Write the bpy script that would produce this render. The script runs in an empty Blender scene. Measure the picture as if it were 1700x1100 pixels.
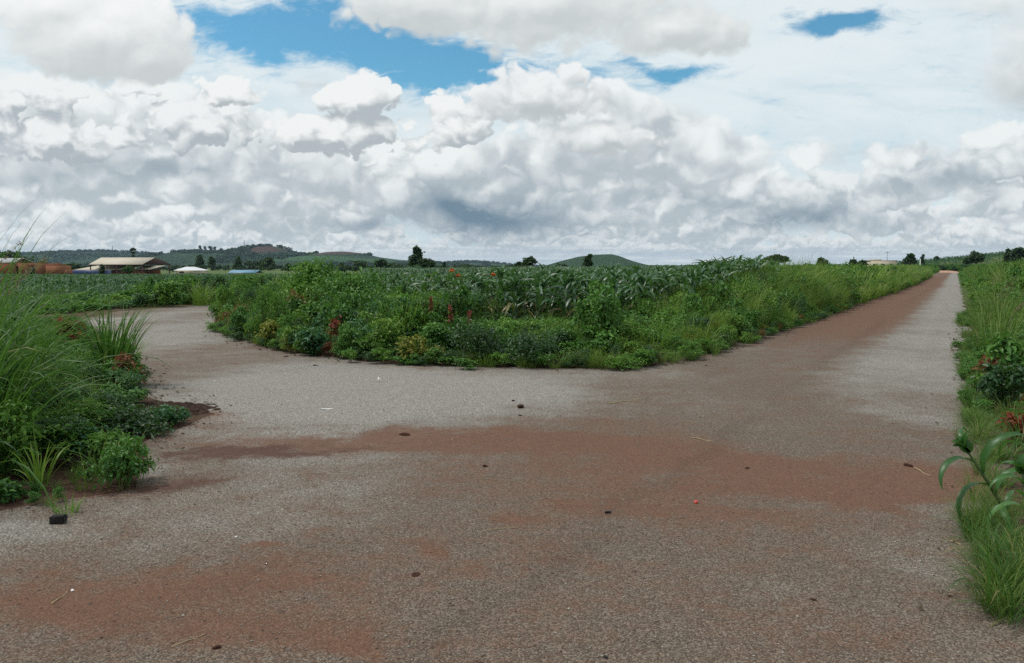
import bpy, math, random
import numpy as np
from math import sin, cos, pi, radians
random.seed(7)
rng = np.random.default_rng(11)
scene = bpy.context.scene
COL = scene.collection
# ---------------------------------------------------------------- node maths
class V:
    """A value in a node tree; arithmetic on it adds Math nodes."""
    def __init__(s, nt, sock): s.nt, s.s = nt, sock
    def _m(s, op, a, b=None, c=None):
        n = s.nt.nodes.new('ShaderNodeMath'); n.operation = op
        for i, q in enumerate((a, b, c)):
            if q is None: continue
            if isinstance(q, V): s.nt.links.new(q.s, n.inputs[i])
            else: n.inputs[i].default_value = q
        return V(s.nt, n.outputs[0])
    def __add__(s, o): return s._m('ADD', s, o)
    __radd__ = __add__
    def __sub__(s, o): return s._m('SUBTRACT', s, o)
    def __rsub__(s, o): return s._m('SUBTRACT', o, s)
    def __mul__(s, o): return s._m('MULTIPLY', s, o)
    __rmul__ = __mul__
    def __truediv__(s, o): return s._m('DIVIDE', s, o)
    def __rtruediv__(s, o): return s._m('DIVIDE', o, s)
    def mx(s, o): return s._m('MAXIMUM', s, o)
    def mn(s, o): return s._m('MINIMUM', s, o)
    def pw(s, o): return s._m('POWER', s, o)
    def ab(s): return s._m('ABSOLUTE', s)
    def ex(s): return s._m('EXPONENT', s)
    def sq(s): return s * s
    def sqrt(s): return s._m('SQRT', s)
    def step(s, a, b, lo=0.0, hi=1.0):
        n = s.nt.nodes.new('ShaderNodeMapRange'); n.interpolation_type = 'SMOOTHSTEP'
        for i, q in enumerate((s, a, b, lo, hi)):
            if isinstance(q, V): s.nt.links.new(q.s, n.inputs[i])
            else: n.inputs[i].default_value = q
        return V(s.nt, n.outputs[0])

def nnode(nt, typ, **kw):
    n = nt.nodes.new(typ)
    for k, v in kw.items(): setattr(n, k, v)
    return n

def nset(nt, n, name, v):
    i = n.inputs[name] if isinstance(name, str) else n.inputs[name]
    if isinstance(v, V): nt.links.new(v.s, i)
    elif hasattr(v, 'is_output'): nt.links.new(v, i)
    else: i.default_value = v

def vec(nt, x, y, z):
    n = nt.nodes.new('ShaderNodeCombineXYZ')
    for i, q in enumerate((x, y, z)): nset(nt, n, i, q)
    return n.outputs[0]

def noise(nt, v, scale=1.0, detail=4.0, rough=0.5, dist=0.0, color=False, lac=2.0, ntype='FBM'):
    n = nnode(nt, 'ShaderNodeTexNoise', noise_dimensions='3D')
    n.normalize = True
    nset(nt, n, 'Vector', v); nset(nt, n, 'Scale', scale); nset(nt, n, 'Detail', detail)
    nset(nt, n, 'Roughness', rough); nset(nt, n, 'Distortion', dist); nset(nt, n, 'Lacunarity', lac)
    return n.outputs['Color'] if color else V(nt, n.outputs['Fac'])

def mixc(nt, f, a, b, blend='MIX'):
    n = nnode(nt, 'ShaderNodeMix', data_type='RGBA', blend_type=blend)
    n.clamp_factor = True
    nset(nt, n, 0, f)
    for i, q in ((6, a), (7, b)):
        if isinstance(q, (tuple, list)): n.inputs[i].default_value = (*q[:3], 1.0)
        else: nset(nt, n, i, q)
    return n.outputs[2]

def scalec(nt, col, f):
    n = nnode(nt, 'ShaderNodeVectorMath', operation='SCALE')
    if isinstance(col, (tuple, list)): n.inputs[0].default_value = col[:3]
    else: nt.links.new(col, n.inputs[0])
    nset(nt, n, 'Scale', f)
    return n.outputs[0]

# ---------------------------------------------------------------- sky with clouds
SUN_EL, SUN_AZ = math.radians(60), math.radians(-85)     # azimuth measured from +Y towards +X
SKY_STRENGTH = 0.1

def shell_group():
    """One shell of cumulus at distance R: colour over what lies behind it."""
    nt = bpy.data.node_groups.new('cumulus_shell', 'ShaderNodeTree')
    for nm, ty in (('prev', 'NodeSocketColor'), ('hx', 'NodeSocketFloat'), ('hy', 'NodeSocketFloat'), ('t', 'NodeSocketFloat'),
                   ('clear', 'NodeSocketFloat'), ('R', 'NodeSocketFloat'), ('off', 'NodeSocketFloat'), ('near', 'NodeSocketFloat'),
                   ('dark', 'NodeSocketColor'), ('light', 'NodeSocketColor')):
        nt.interface.new_socket(nm, in_out='INPUT', socket_type=ty)
    nt.interface.new_socket('out', in_out='OUTPUT', socket_type='NodeSocketColor')
    gi = nnode(nt, 'NodeGroupInput'); go = nnode(nt, 'NodeGroupOutput')
    I = {o.name: o for o in gi.outputs}
    hx, hy, t, clear, R, off, near = (V(nt, I[n]) for n in ('hx', 'hy', 't', 'clear', 'R', 'off', 'near'))
    sp = nnode(nt, 'ShaderNodeSeparateColor'); nt.links.new(I['prev'], sp.inputs[0])
    q = t * R + V(nt, sp.outputs[0]) * 1e-6       # waits for the shell behind
    kx = hx * R + off + q * 1e-6
    ky = hy * R + q * 1e-6
    sc = 0.80
    wob = nnode(nt, 'ShaderNodeSeparateColor')
    nt.links.new(noise(nt, vec(nt, kx, ky, q), 2.2, 4.0, 0.6, color=True), wob.inputs[0])
    ux, uz = (V(nt, wob.outputs[0]) - 0.5) * 0.42, (V(nt, wob.outputs[2]) - 0.5) * 0.42
    def puff(ox, oz, det):
        n = noise(nt, vec(nt, kx + ox + ux, ky, (q + oz + uz) * 1.15), sc, det, 0.5, 0.0)
        f = noise(nt, vec(nt, kx + ox + ux, ky + 9.0, (q + oz + uz) * 1.15), sc * 2.9, det, 0.55, 0.0)
        return (n * 2.0 - 1.0).ab() * 1.7 + (f * 2.0 - 1.0).ab() * 0.75
    b1 = puff(0.0, 0.0, 2.0)
    b2 = puff(-0.07, 0.13, 1.0)
    m1 = noise(nt, vec(nt, kx, ky, q * 0.5), 0.34, 2.0, 0.5)
    m2 = noise(nt, vec(nt, kx + 5.0, ky, q * 0.5 + 3.3), 0.55, 1.0, 0.5)
    base = (m2 - 0.5) * 1.1 + 0.90
    fall = q - base
    d = m1 * 4.0 - 1.74 + b1 * 0.80 - fall.mx(0.0) * 1.05 - (0.0 - fall).step(-0.2, 0.8) * 1.6 - near * clear
    a = d.step(0.0, 0.17)
    lit = (b1 - b2) * 1.25 + b1 * 0.58 + fall * 0.85 - d.step(0.2, 1.4) * 0.12 + 0.10
    lit = lit.step(-0.2, 0.85)
    nt.links.new(mixc(nt, a * 0.93, I['prev'], mixc(nt, lit, I['dark'], I['light'])), go.inputs[0])
    return nt

def build_world():
    w = bpy.data.worlds.new('World'); bpy.context.scene.world = w
    w.use_nodes = True
    nt = w.node_tree; nt.nodes.clear()
    tc = nnode(nt, 'ShaderNodeTexCoord')
    sep = nnode(nt, 'ShaderNodeSeparateXYZ'); nt.links.new(tc.outputs['Generated'], sep.inputs[0])
    X, Y, Z = (V(nt, sep.outputs[i]) for i in range(3))
    sky = nnode(nt, 'ShaderNodeTexSky', sky_type='NISHITA', sun_disc=False)
    sky.sun_elevation = SUN_EL; sky.sun_rotation = SUN_AZ
    sky.air_density = 1.0; sky.dust_density = 0.6; sky.ozone_density = 2.2
    r = (X.sq() + Y.sq()).mx(1e-4).sqrt()
    t = (Z / r).mx(0.002)                       # tangent of the elevation
    hx, hy = X / r, Y / r
    S = hx / hy.ab().mx(0.08)                   # tangent of the azimuth
    T = Z / Y.ab().mx(0.05)
    # warp shared by the named cloud shapes
    st = vec(nt, S, T, 0.37)
    wc = nnode(nt, 'ShaderNodeSeparateXYZ')
    nt.links.new(noise(nt, st, 9.0, 5.0, 0.55, color=True), wc.inputs[0])
    wx, wy = V(nt, wc.outputs[0]) - 0.5, V(nt, wc.outputs[1]) - 0.5

    def blob(sx, ty, rx, ry, warp=0.05):
        a = (S + wx * warp - sx) / rx
        b = (T + wy * warp - ty) / ry
        return (0.0 - (a.sq() + b.sq())).ex()
    F = 1284.0
    def px(x, y): return (x - 850) / F, (442 - y) / F * 1.0
    def pblob(x, y, rx, ry, warp=0.05):
        s_, t_ = px(x, y)
        return blob(s_, t_, rx / F, ry / F, warp)

    white = (6.9, 7.25, 7.3)
    # blue
    c = mixc(nt, 1.0, sky.outputs[0], (0.62, 1.14, 1.16), 'MULTIPLY')
    # thin high veil, drawn out sideways
    pl = vec(nt, X / (Z.mx(0.0) + 0.12), Y / (Z.mx(0.0) + 0.12), 3.1)
    veil = noise(nt, vec(nt, S * 1.6, T * 6.0 + S * 0.5, 5.0), 3.0, 7.0, 0.62, 0.5)
    hole = pblob(470, 55, 185, 55, 0.10) * 1.3 + pblob(620, 85, 150, 45, 0.1) * 0.8 + pblob(770, 128, 120, 32, 0.10) * 1.3 \
        + pblob(1372, 48, 75, 20, 0.06) * 1.4 + pblob(1120, 125, 75, 14, 0.09) * 0.9 + pblob(30, 10, 110, 24, 0.06) * .45 \
        + pblob(1000, 150, 160, 20, 0.1) * .35
    wisp = noise(nt, vec(nt, S * 5.0 + T * 6.0, T * 16.0 - S * 3.0, 2.0), 3.0, 8.0, 0.68, 0.6)
    va = (veil * 1.3 + (wisp - .5) * 2.3 + 0.62 - hole * 1.30).step(0.0, 1.15)
    tint = (veil * 1.0 + T * 0.4).step(0.35, 0.75)
    c = mixc(nt, va * 0.97, c, mixc(nt, tint, (6.2, 7.3, 7.8), (7.5, 8.2, 8.4)))
    # grow the cumulus shell by shell, the farthest first
    shell = shell_group()
    R = 85.0
    k = 0
    seq = None
    while R > 4.0:
        g = nnode(nt, 'ShaderNodeGroup'); g.node_tree = shell
        far = min(1.0, max(0.0, (R - 6) / 50))
        clear = (hole * 1.2 + T.step(0.20, 0.32) * 0.6 + S.step(0.05, 0.40) * T.step(0.14, 0.24) * 0.6) if k == 0 else clear
        for nm, v in (('prev', c), ('hx', hx), ('hy', hy), ('t', t), ('clear', clear), ('R', R), ('off', 13.7 * k),
                      ('near', 1.0 if R < 14 else 0.0),
                      ('dark', (*[(4.35, 4.95, 5.3)[i] * (1 - far) + (5.0, 5.65, 6.0)[i] * far for i in range(3)], 1.0)),
                      ('light', (*[(8.3, 8.6, 8.6)[i] * (1 - far * 0.08) for i in range(3)], 1.0))):
            nset(nt, g, nm, v)
        c = g.outputs[0]
        R /= 1.3; k += 1
    # the large near cumulus along the upper edge
    def wait(v, col):
        sp_ = nnode(nt, 'ShaderNodeSeparateColor'); nt.links.new(col, sp_.inputs[0])
        return v + V(nt, sp_.outputs[0]) * 1e-7
    def big(shapes, amp, seed, k0, dkc, whc, soft=0.22, gain=1.3, vg=0.12):
        S_, T_ = wait(S, c), wait(T, c)
        wb = nnode(nt, 'ShaderNodeSeparateColor'); nt.links.new(noise(nt, vec(nt, S_, T_, seed), 24.0, 5.0, 0.6, color=True), wb.inputs[0])
        vx, vy = (V(nt, wb.outputs[0]) - 0.5) * 0.035, (V(nt, wb.outputs[1]) - 0.5) * 0.035
        def field(ox, oy, det):
            f = None
            for (x, y, rx, ry, g) in shapes:
                s_, t_ = px(x, y)
                a_ = (S_ + ox - s_) / (rx / F); b_ = (T_ + oy - t_) / (ry / F)
                e = (1.0 - (a_.sq() + b_.sq()).sqrt()) * g
                f = e if f is None else f.mx(e)
            n_ = noise(nt, vec(nt, S_ + ox + vx, T_ * 1.25 + oy + vy, seed), k0, det, 0.5, 0.0)
            m_ = noise(nt, vec(nt, S_ + ox + vx, T_ * 1.25 + oy + vy, seed + 4.0), k0 * 2.8, det, 0.55, 0.0)
            nz = (n_ * 2.0 - 1.0).ab() * 1.35 + (m_ * 2.0 - 1.0).ab() * 0.62
            return f.mx(-1.5) + (nz - 0.42) * amp
        f1 = field(0.0, 0.0, 2.0)
        f2 = field(-0.008, 0.017, 1.0)
        a = f1.step(0.0, soft)
        y0, ry0 = shapes[0][1], shapes[0][3]
        lit = ((f1 - f2) * gain + 0.5 + ((T_ - (442 - y0) / F) * (F / ry0)) * vg).step(0.0, 1.0)
        return a, mixc(nt, lit, dkc, whc)
    for args in (
        ([(110, 235, 200, 55, 1.0), (330, 205, 120, 58, 1.0), (40, 165, 120, 45, .8), (235, 150, 50, 26, 1.)], 1.25, 2.3, 13.0, (4.1, 4.6, 4.95), (8.3, 8.5, 8.5), 0.16, 1.2),
        ([(560, 225, 160, 52, 1.0), (610, 165, 110, 42, 1.0), (760, 205, 90, 60, .8), (390, 160, 70, 34, 1.)], 1.1, 9.3, 13.0, (4.2, 4.65, 4.95), (8.5, 8.7, 8.6), 0.16, 1.2),
        ([(890, 165, 140, 62, 1.0), (1000, 235, 130, 40, .8)], 0.85, 6.1, 11.0, (4.8, 5.2, 5.4), (8.4, 8.6, 8.6), 0.22, 1.0),
        ([(900, 20, 330, 90, 1.0), (1120, 60, 150, 55, 1.0), (700, 15, 150, 85, 1.0)], 0.75, 7.7, 9.0, (5.4, 5.8, 5.85), (8.4, 8.6, 8.5), 0.3, .6, .25),
        ([(1690, 110, 110, 110, 1.0), (1620, 20, 160, 50, .7)], 0.8, 11.7, 8.0, (4.6, 5.1, 5.2), (7.8, 8.1, 8.2), 0.7, .8),
        ([(190, 70, 178, 88, 1.2), (110, 20, 130, 70, 1.1), (255, 100, 100, 55, 1.0)], 0.42, 4.4, 12.0, (5.6, 5.95, 6.0), (8.8, 9.0, 8.9), 0.2, .6, .32),
    ):
        a, cc = big(*args)
        c = mixc(nt, a * 0.96, c, cc)
    # storm-dark bases low over the middle and right
    storm = pblob(830, 360, 140, 40, 0.10) * 0.95 + pblob(1335, 362, 120, 22, 0.07) * 0.8 + pblob(270, 278, 80, 18, .06) * .45 \
        + pblob(600, 380, 70, 14, 0.05) * .5 + pblob(760, 340, 60, 22, .07) * .5 + pblob(60, 300, 90, 16, .06) * .3 + pblob(1180, 330, 120, 12, .06) * .35 + pblob(1560, 300, 120, 20, .08) * .35
    swz = noise(nt, vec(nt, S * 14.0, T * 26.0, 8.0), 1.0, 5.0, 0.6)
    c = mixc(nt, storm * (swz * 2.4 - 0.15).mx(0.0).mn(1.0), c, (1.6, 2.4, 3.1))
    # pale air along the horizon
    c = mixc(nt, t.step(0.008, 0.022, 0.8, 0.0), c, (5.6, 6.4, 6.9))
    c = mixc(nt, t.step(0.002, 0.05, 0.30, 0.0), c, (5.2, 5.9, 6.25))
    # flat far streaks close above the horizon
    sn = noise(nt, vec(nt, S * 2.2 + 4.0, T * 60.0, 1.7), 2.0, 5.0, 0.6, 0.3)
    sf = T.step(0.040, 0.014)
    c = mixc(nt, sf * sn.step(0.5, 0.66) * 0.8, c, (4.5, 5.35, 5.9))
    c = mixc(nt, sf * sn.step(0.46, 0.32) * 0.85, c, (7.6, 8.0, 8.0))
    bg = nnode(nt, 'ShaderNodeBackground'); bg.inputs['Strength'].default_value = SKY_STRENGTH
    nt.links.new(c, bg.inputs['Color'])
    out = nnode(nt, 'ShaderNodeOutputWorld'); nt.links.new(bg.outputs[0], out.inputs[0])
    w.cycles.sampling_method = 'NONE'
# ---------------------------------------------------------------- mesh helpers
class MB:
    """Collects vertices, quads and triangles and links them as one mesh object."""
    def __init__(s): s.v, s.q, s.t, s.qm, s.tm, s.n = [], [], [], [], [], 0
    def add(s, v, q=None, t=None, m=0):
        v = np.asarray(v, float).reshape(-1, 3)
        if q is not None and len(q):
            q = np.asarray(q, np.int64).reshape(-1, 4); s.q.append(q + s.n); s.qm.append(np.full(len(q), m))
        if t is not None and len(t):
            t = np.asarray(t, np.int64).reshape(-1, 3); s.t.append(t + s.n); s.tm.append(np.full(len(t), m))
        s.v.append(v); s.n += len(v); return s
    def arrays(s):
        v = np.concatenate(s.v) if s.v else np.zeros((0, 3))
        q = np.concatenate(s.q) if s.q else np.zeros((0, 4), np.int64)
        t = np.concatenate(s.t) if s.t else np.zeros((0, 3), np.int64)
        m = np.concatenate(s.qm + s.tm) if (s.qm or s.tm) else np.zeros(0, np.int64)
        return v, q, t, m
    def put(s, other, M=None, off=(0, 0, 0), m=None):
        v, q, t, mm = other
        v = (v @ M.T if M is not None else v) + np.asarray(off)
        if len(q): s.q.append(q + s.n); s.qm.append(mm[:len(q)] if m is None else np.full(len(q), m))
        if len(t): s.t.append(t + s.n); s.tm.append(mm[len(q):] if m is None else np.full(len(t), m))
        s.v.append(v); s.n += len(v); return s
    def mesh(s, name, mats, smooth=False):
        v, q, t, m = s.arrays()
        me = bpy.data.meshes.new(name)
        me.vertices.add(len(v)); me.vertices.foreach_set('co', v.astype(np.float32).ravel())
        loops = np.concatenate([q.ravel(), t.ravel()]).astype(np.int32)
        me.loops.add(len(loops)); me.loops.foreach_set('vertex_index', loops)
        n = len(q) + len(t)
        tot = np.concatenate([np.full(len(q), 4), np.full(len(t), 3)]).astype(np.int32)
        st = np.concatenate([[0], np.cumsum(tot)[:-1]]).astype(np.int32) if n else np.zeros(0, np.int32)
        me.polygons.add(n); me.polygons.foreach_set('loop_start', st); me.polygons.foreach_set('loop_total', tot)
        me.polygons.foreach_set('material_index', m.astype(np.int32))
        if smooth: me.polygons.foreach_set('use_smooth', np.ones(n, bool))
        for mt in (mats if isinstance(mats, (list, tuple)) else [mats]): me.materials.append(mt)
        me.update(calc_edges=True); me.validate()
        return me
    def build(s, name, mats, parent=None, smooth=False, loc=(0, 0, 0)):
        return link(name, s.mesh(name, mats, smooth), parent, loc)

def link(name, data, parent=None, loc=(0, 0, 0)):
    o = bpy.data.objects.new(name, data); COL.objects.link(o); o.location = loc
    if parent: o.parent = parent
    return o
def empty(name, loc=(0, 0, 0), rz=0.0, s=1.0):
    o = link(name, None, None, loc); o.rotation_euler = (0, 0, rz); o.scale = (s, s, s); return o
def tag(o, label=None, cat=None, group=None, kind=None):
    for k, v in (('label', label), ('category', cat), ('group', group), ('kind', kind)):
        if v: o[k] = v
    return o
def copy_tree(o, loc, rz=0.0, s=1.0):
    c = o.copy(); COL.objects.link(c); c.location = loc; c.rotation_euler = (0, 0, rz)
    c.scale = (s, s, s) if not isinstance(s, tuple) else s
    for ch in list(o.children):
        d = ch.copy(); COL.objects.link(d); d.parent = c
    return c
def rotz(a, s=1.0, sz=None):
    sz = s if sz is None else sz
    return np.array([[cos(a) * s, -sin(a) * s, 0], [sin(a) * s, cos(a) * s, 0], [0, 0, sz]])

def box(mb, c, d, rz=0.0, m=0):
    x, y, z = (q / 2.0 for q in d)
    v = np.array([[i, j, k] for k in (-z, z) for i, j in ((-x, -y), (x, -y), (x, y), (-x, y))])
    v = v @ rotz(rz).T + np.asarray(c)
    return mb.add(v, [(3, 2, 1, 0), (4, 5, 6, 7), (0, 1, 5, 4), (1, 2, 6, 5), (2, 3, 7, 6), (3, 0, 4, 7)], m=m)
def prism(mb, poly, axis_vec, m=0):
    """poly: list of 3-D points (planar, ordered), extruded by axis_vec."""
    p = np.asarray(poly, float); n = len(p); v = np.concatenate([p, p + np.asarray(axis_vec, float)])
    q = [(i, (i + 1) % n, n + (i + 1) % n, n + i) for i in range(n)]
    t = [(0, i + 1, i) for i in range(1, n - 1)] + [(n, n + i, n + i + 1) for i in range(1, n - 1)]
    return mb.add(v, q, t, m)
def tube(mb, pts, rad, sides=5, m=0):
    p = np.asarray(pts, float); n = len(p)
    rad = np.broadcast_to(np.asarray(rad, float), (n,))
    tg = np.gradient(p, axis=0, edge_order=1); tg /= np.linalg.norm(tg, axis=1)[:, None] + 1e-9
    up = np.array([0, 0, 1.0]) if abs(tg[:, 2]).mean() < 0.8 else np.array([1.0, 0, 0])
    a = np.cross(tg, up); a /= np.linalg.norm(a, axis=1)[:, None] + 1e-9
    b = np.cross(tg, a)
    ang = np.arange(sides) * 2 * pi / sides
    v = p[:, None] + rad[:, None, None] * (a[:, None] * np.cos(ang)[None, :, None] + b[:, None] * np.sin(ang)[None, :, None])
    q = []
    for i in range(n - 1):
        for j in range(sides):
            k = (j + 1) % sides
            q.append((i * sides + j, i * sides + k, (i + 1) * sides + k, (i + 1) * sides + j))
    t = [((n - 1) * sides, (n - 1) * sides + j, (n - 1) * sides + j + 1) for j in range(1, sides - 1)]
    return mb.add(v, q, t, m)

def vnoise(p, seed=0):
    """Smooth value noise in [0,1] for an (n,2) array."""
    p = np.asarray(p, float)
    i = np.floor(p).astype(np.int64); f = p - i; f = f * f * (3 - 2 * f)
    def h(a, b):
        x = (a * 374761393 + b * 668265263 + seed * 982451653) & 0x7fffffff
        x = ((x ^ (x >> 13)) * 1274126177) & 0x7fffffff
        return ((x ^ (x >> 16)) & 0xffff) / 65535.0
    a, b = i[..., 0], i[..., 1]
    return (h(a, b) * (1 - f[..., 0]) + h(a + 1, b) * f[..., 0]) * (1 - f[..., 1]) + (h(a, b + 1) * (1 - f[..., 0]) + h(a + 1, b + 1) * f[..., 0]) * f[..., 1]
def fbm(p, seed=0, oct=4):
    s, a = 0.0, 0.5
    for k in range(oct): s = s + a * vnoise(np.asarray(p) * 2 ** k, seed + k); a *= 0.5
    return s
def sstep(x, a, b):
    t = np.clip((np.asarray(x, float) - a) / (b - a), 0, 1); return t * t * (3 - 2 * t)

# ---------------------------------------------------------------- leaves and blades
def blades(base, az, lean, bend, length, width, K=5, across=2, prof='grass', fold=0.25, twist=None, droop_pow=1.4, r=rng):
    """Strap leaves: arching from base, K segments long; across=3 gives a channel-shaped leaf."""
    N = len(base)
    s = np.linspace(0, 1, K + 1)
    th = lean[:, None] + bend[:, None] * s[None, :] ** droop_pow
    ds = length[:, None] / K
    d = np.stack([np.cos(az), np.sin(az), np.zeros(N)], 1)
    thm = (th[:, 1:] + th[:, :-1]) / 2
    hor = np.concatenate([np.zeros((N, 1)), np.cumsum(np.sin(thm) * ds, 1)], 1)
    ver = np.concatenate([np.zeros((N, 1)), np.cumsum(np.cos(thm) * ds, 1)], 1)
    wob = np.sin(s[None, :] * 5 + r.random((N, 1)) * 6) * (0.04 * length[:, None]) * s[None, :]
    side = np.stack([-np.sin(az), np.cos(az), np.zeros(N)], 1)
    c = base[:, None] + hor[..., None] * d[:, None] + ver[..., None] * np.array([0, 0, 1.0]) + wob[..., None] * side[:, None]
    if prof == 'grass': w = np.minimum(1, 0.55 + s * 2) * (1 - s ** 2.2)
    elif prof == 'corn': w = np.minimum(1, 0.45 + s * 2.4) * (1 - s ** 2.6)
    else: w = np.sin(pi * np.clip(s * 0.97 + 0.03, 0, 1)) ** 0.8
    w = np.maximum(w, 0.02)
    tw = (twist if twist is not None else (r.random(N) - 0.5) * 1.2)[:, None] * s[None, :]
    nrm = np.stack([-np.cos(th)[..., None] * d[:, None] + np.sin(th)[..., None] * np.array([0, 0, 1.0])], 0)[0]
    sd = side[:, None] * np.cos(tw)[..., None] + nrm * np.sin(tw)[..., None]
    nn = nrm * np.cos(tw)[..., None] - side[:, None] * np.sin(tw)[..., None]
    hw = (width[:, None] * w[None, :] / 2)[..., None]
    if across == 2:
        v = np.stack([c - sd * hw, c + sd * hw], 2)
    else:
        v = np.stack([c - sd * hw + nn * hw * fold * 1.6, c, c + sd * hw + nn * hw * fold * 1.6], 2)
    A = across
    idx = np.arange(N * (K + 1) * A).reshape(N, K + 1, A)
    q = np.stack([idx[:, :-1, :-1], idx[:, :-1, 1:], idx[:, 1:, 1:], idx[:, 1:, :-1]], -1).reshape(-1, 4)
    return v.reshape(-1, 3), q

def leaves(pos, nrm, size, r, ratio=0.55, curl=0.25):
    """Ovate leaves: two quads folded along the midrib. nrm is the outward direction of each leaf."""
    N = len(pos)
    n = nrm / (np.linalg.norm(nrm, axis=1)[:, None] + 1e-9)
    a = np.cross(n, r.normal(size=(N, 3))); a /= np.linalg.norm(a, axis=1)[:, None] + 1e-9
    b = np.cross(n, a)
    L = size[:, None]; W = (size * ratio * 0.5)[:, None]
    B = pos; T = pos + a * L - n * L * curl
    f = n * W * 0.35
    R1 = pos + a * L * .28 + b * W * .9 + f; R2 = pos + a * L * .62 + b * W * .8 + f - n * L * curl * .3
    L1 = pos + a * L * .28 - b * W * .9 + f; L2 = pos + a * L * .62 - b * W * .8 + f - n * L * curl * .3
    v = np.stack([B, R1, R2, T, L2, L1], 1).reshape(-1, 3)
    i = np.arange(N)[:, None] * 6
    q = np.concatenate([i + np.array([[0, 1, 2, 3]]), i + np.array([[0, 3, 4, 5]])])
    return v, q

def lump_points(n, lumps, r, shell=0.6):
    """Points and outward normals inside a set of (centre, radii) lumps, biased to their surfaces."""
    c = np.array([l[0] for l in lumps], float); rad = np.array([l[1] for l in lumps], float)
    vol = rad.prod(1) ** (2 / 3.); k = r.choice(len(lumps), n, p=vol / vol.sum())
    d = r.normal(size=(n, 3)); d /= np.linalg.norm(d, axis=1)[:, None]
    d[:, 2] = np.where(d[:, 2] < -0.3, -d[:, 2], d[:, 2])
    rr = 1 - (1 - shell) * r.random(n) ** 0.7
    rr *= 1 + 0.16 * r.normal(size=n)
    return c[k] + d * rad[k] * rr[:, None], d

def weed_lumps(h, w, n, r, spread=0.6):
    """A mounded weed: lumps of foliage round a few stems."""
    out = []
    for _ in range(n):
        a, q = r.random() * 2 * pi, math.sqrt(r.random()) * w * spread
        z = h * (0.16 + 0.60 * r.random()) * (1 - 0.45 * (q / w) ** 2)
        s = w * (0.26 + 0.22 * r.random())
        out.append(((cos(a) * q, sin(a) * q, z), (s, s, min(s * 0.95, z * 0.95))))
    return out

def fit_height(arr, h, q=.985, extra=()):
    v = arr[0]; k = h / max(1e-3, np.quantile(v[:, 2], q)); v[:, 2] *= k
    for e in extra: e[0][:, 2] *= k
    return arr
def weed_arrays(h, w, nl, leaf, r, nlump=8, ratio=0.55, upright=0.5, curl=0.3):
    """(stems, foliage) arrays of a leafy weed."""
    lumps = weed_lumps(h, w, nlump, r)
    p, d = lump_points(nl, lumps, r)
    p[:, 2] = np.abs(p[:, 2])
    nr = d * (1 - upright) + np.array([0, 0, upright * 1.4]) + r.normal(size=d.shape) * 0.38
    fo = MB(); fo.add(*leaves(p, nr, leaf * (0.6 + 0.7 * r.random(nl)), r, ratio, curl))
    st = MB()
    for _ in range(24):                                  # shoots that stick out of the mass
        a = r.random() * 6.28; el = .35 + 1.2 * r.random(); L = (.55 + .5 * r.random())
        e = np.array([cos(a) * cos(el) * w * 1.25, sin(a) * cos(el) * w * 1.25, h * (.22 + .70 * sin(el))]) * L
        m = max(6, nl // 60); t = .35 + .65 * r.random(m)
        b0 = np.array([0, 0, h * .15]); sag = np.array([0, 0, -.12 * h])
        q = b0 + (e - b0) * t[:, None] + sag * (t ** 2)[:, None] + r.normal(size=(m, 3)) * leaf * .35
        q[:, 2] = np.maximum(q[:, 2], .01)
        dd = r.normal(size=(m, 3)) * .6 + np.array([0, 0, .8])
        fo.add(*leaves(q, dd, leaf * (.5 + .6 * r.random(m)), r, ratio, curl))
        tube(st, [b0, b0 + (e - b0) * .5 + sag * .25, e + sag], [.004, .003, .0015], 3)
    for (c, s) in lumps:
        c = np.array(c); b = np.array([c[0] * .15, c[1] * .15, -0.02]); mid = (b + c) / 2 + np.array([c[0] * .15, c[1] * .15, 0])
        tube(st, [b, mid, c + np.array([0, 0, s[2] * .6])], [0.006, 0.005, 0.002], 4)
    a, b = st.arrays(), fo.arrays(); fit_height(b, h, .985, (a,)); return a, b

def grass_arrays(h, n, r, width=0.012, spread=0.12, bend=1.5, K=6, lean=0.35, wind=0.25, across=2):
    az = r.random(n) * 2 * pi
    q = np.sqrt(r.random(n)) * spread
    base = np.stack([np.cos(az) * q, np.sin(az) * q, np.zeros(n) - 0.01], 1)
    L = h * (0.55 + 0.6 * r.random(n))
    az2 = az + r.normal(size=n) * 0.5
    dx, dy = np.cos(az2) + wind * 1.2, np.sin(az2)
    az2 = np.arctan2(dy, dx)
    mb = MB(); mb.add(*blades(base, az2, np.abs(r.normal(size=n)) * lean * .6 + .04, bend * (0.4 + 0.8 * r.random(n)), L, width * (0.6 + 0.8 * r.random(n)), K, across, 'grass', r=r))
    return fit_height(mb.arrays(), h, .97)

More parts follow.
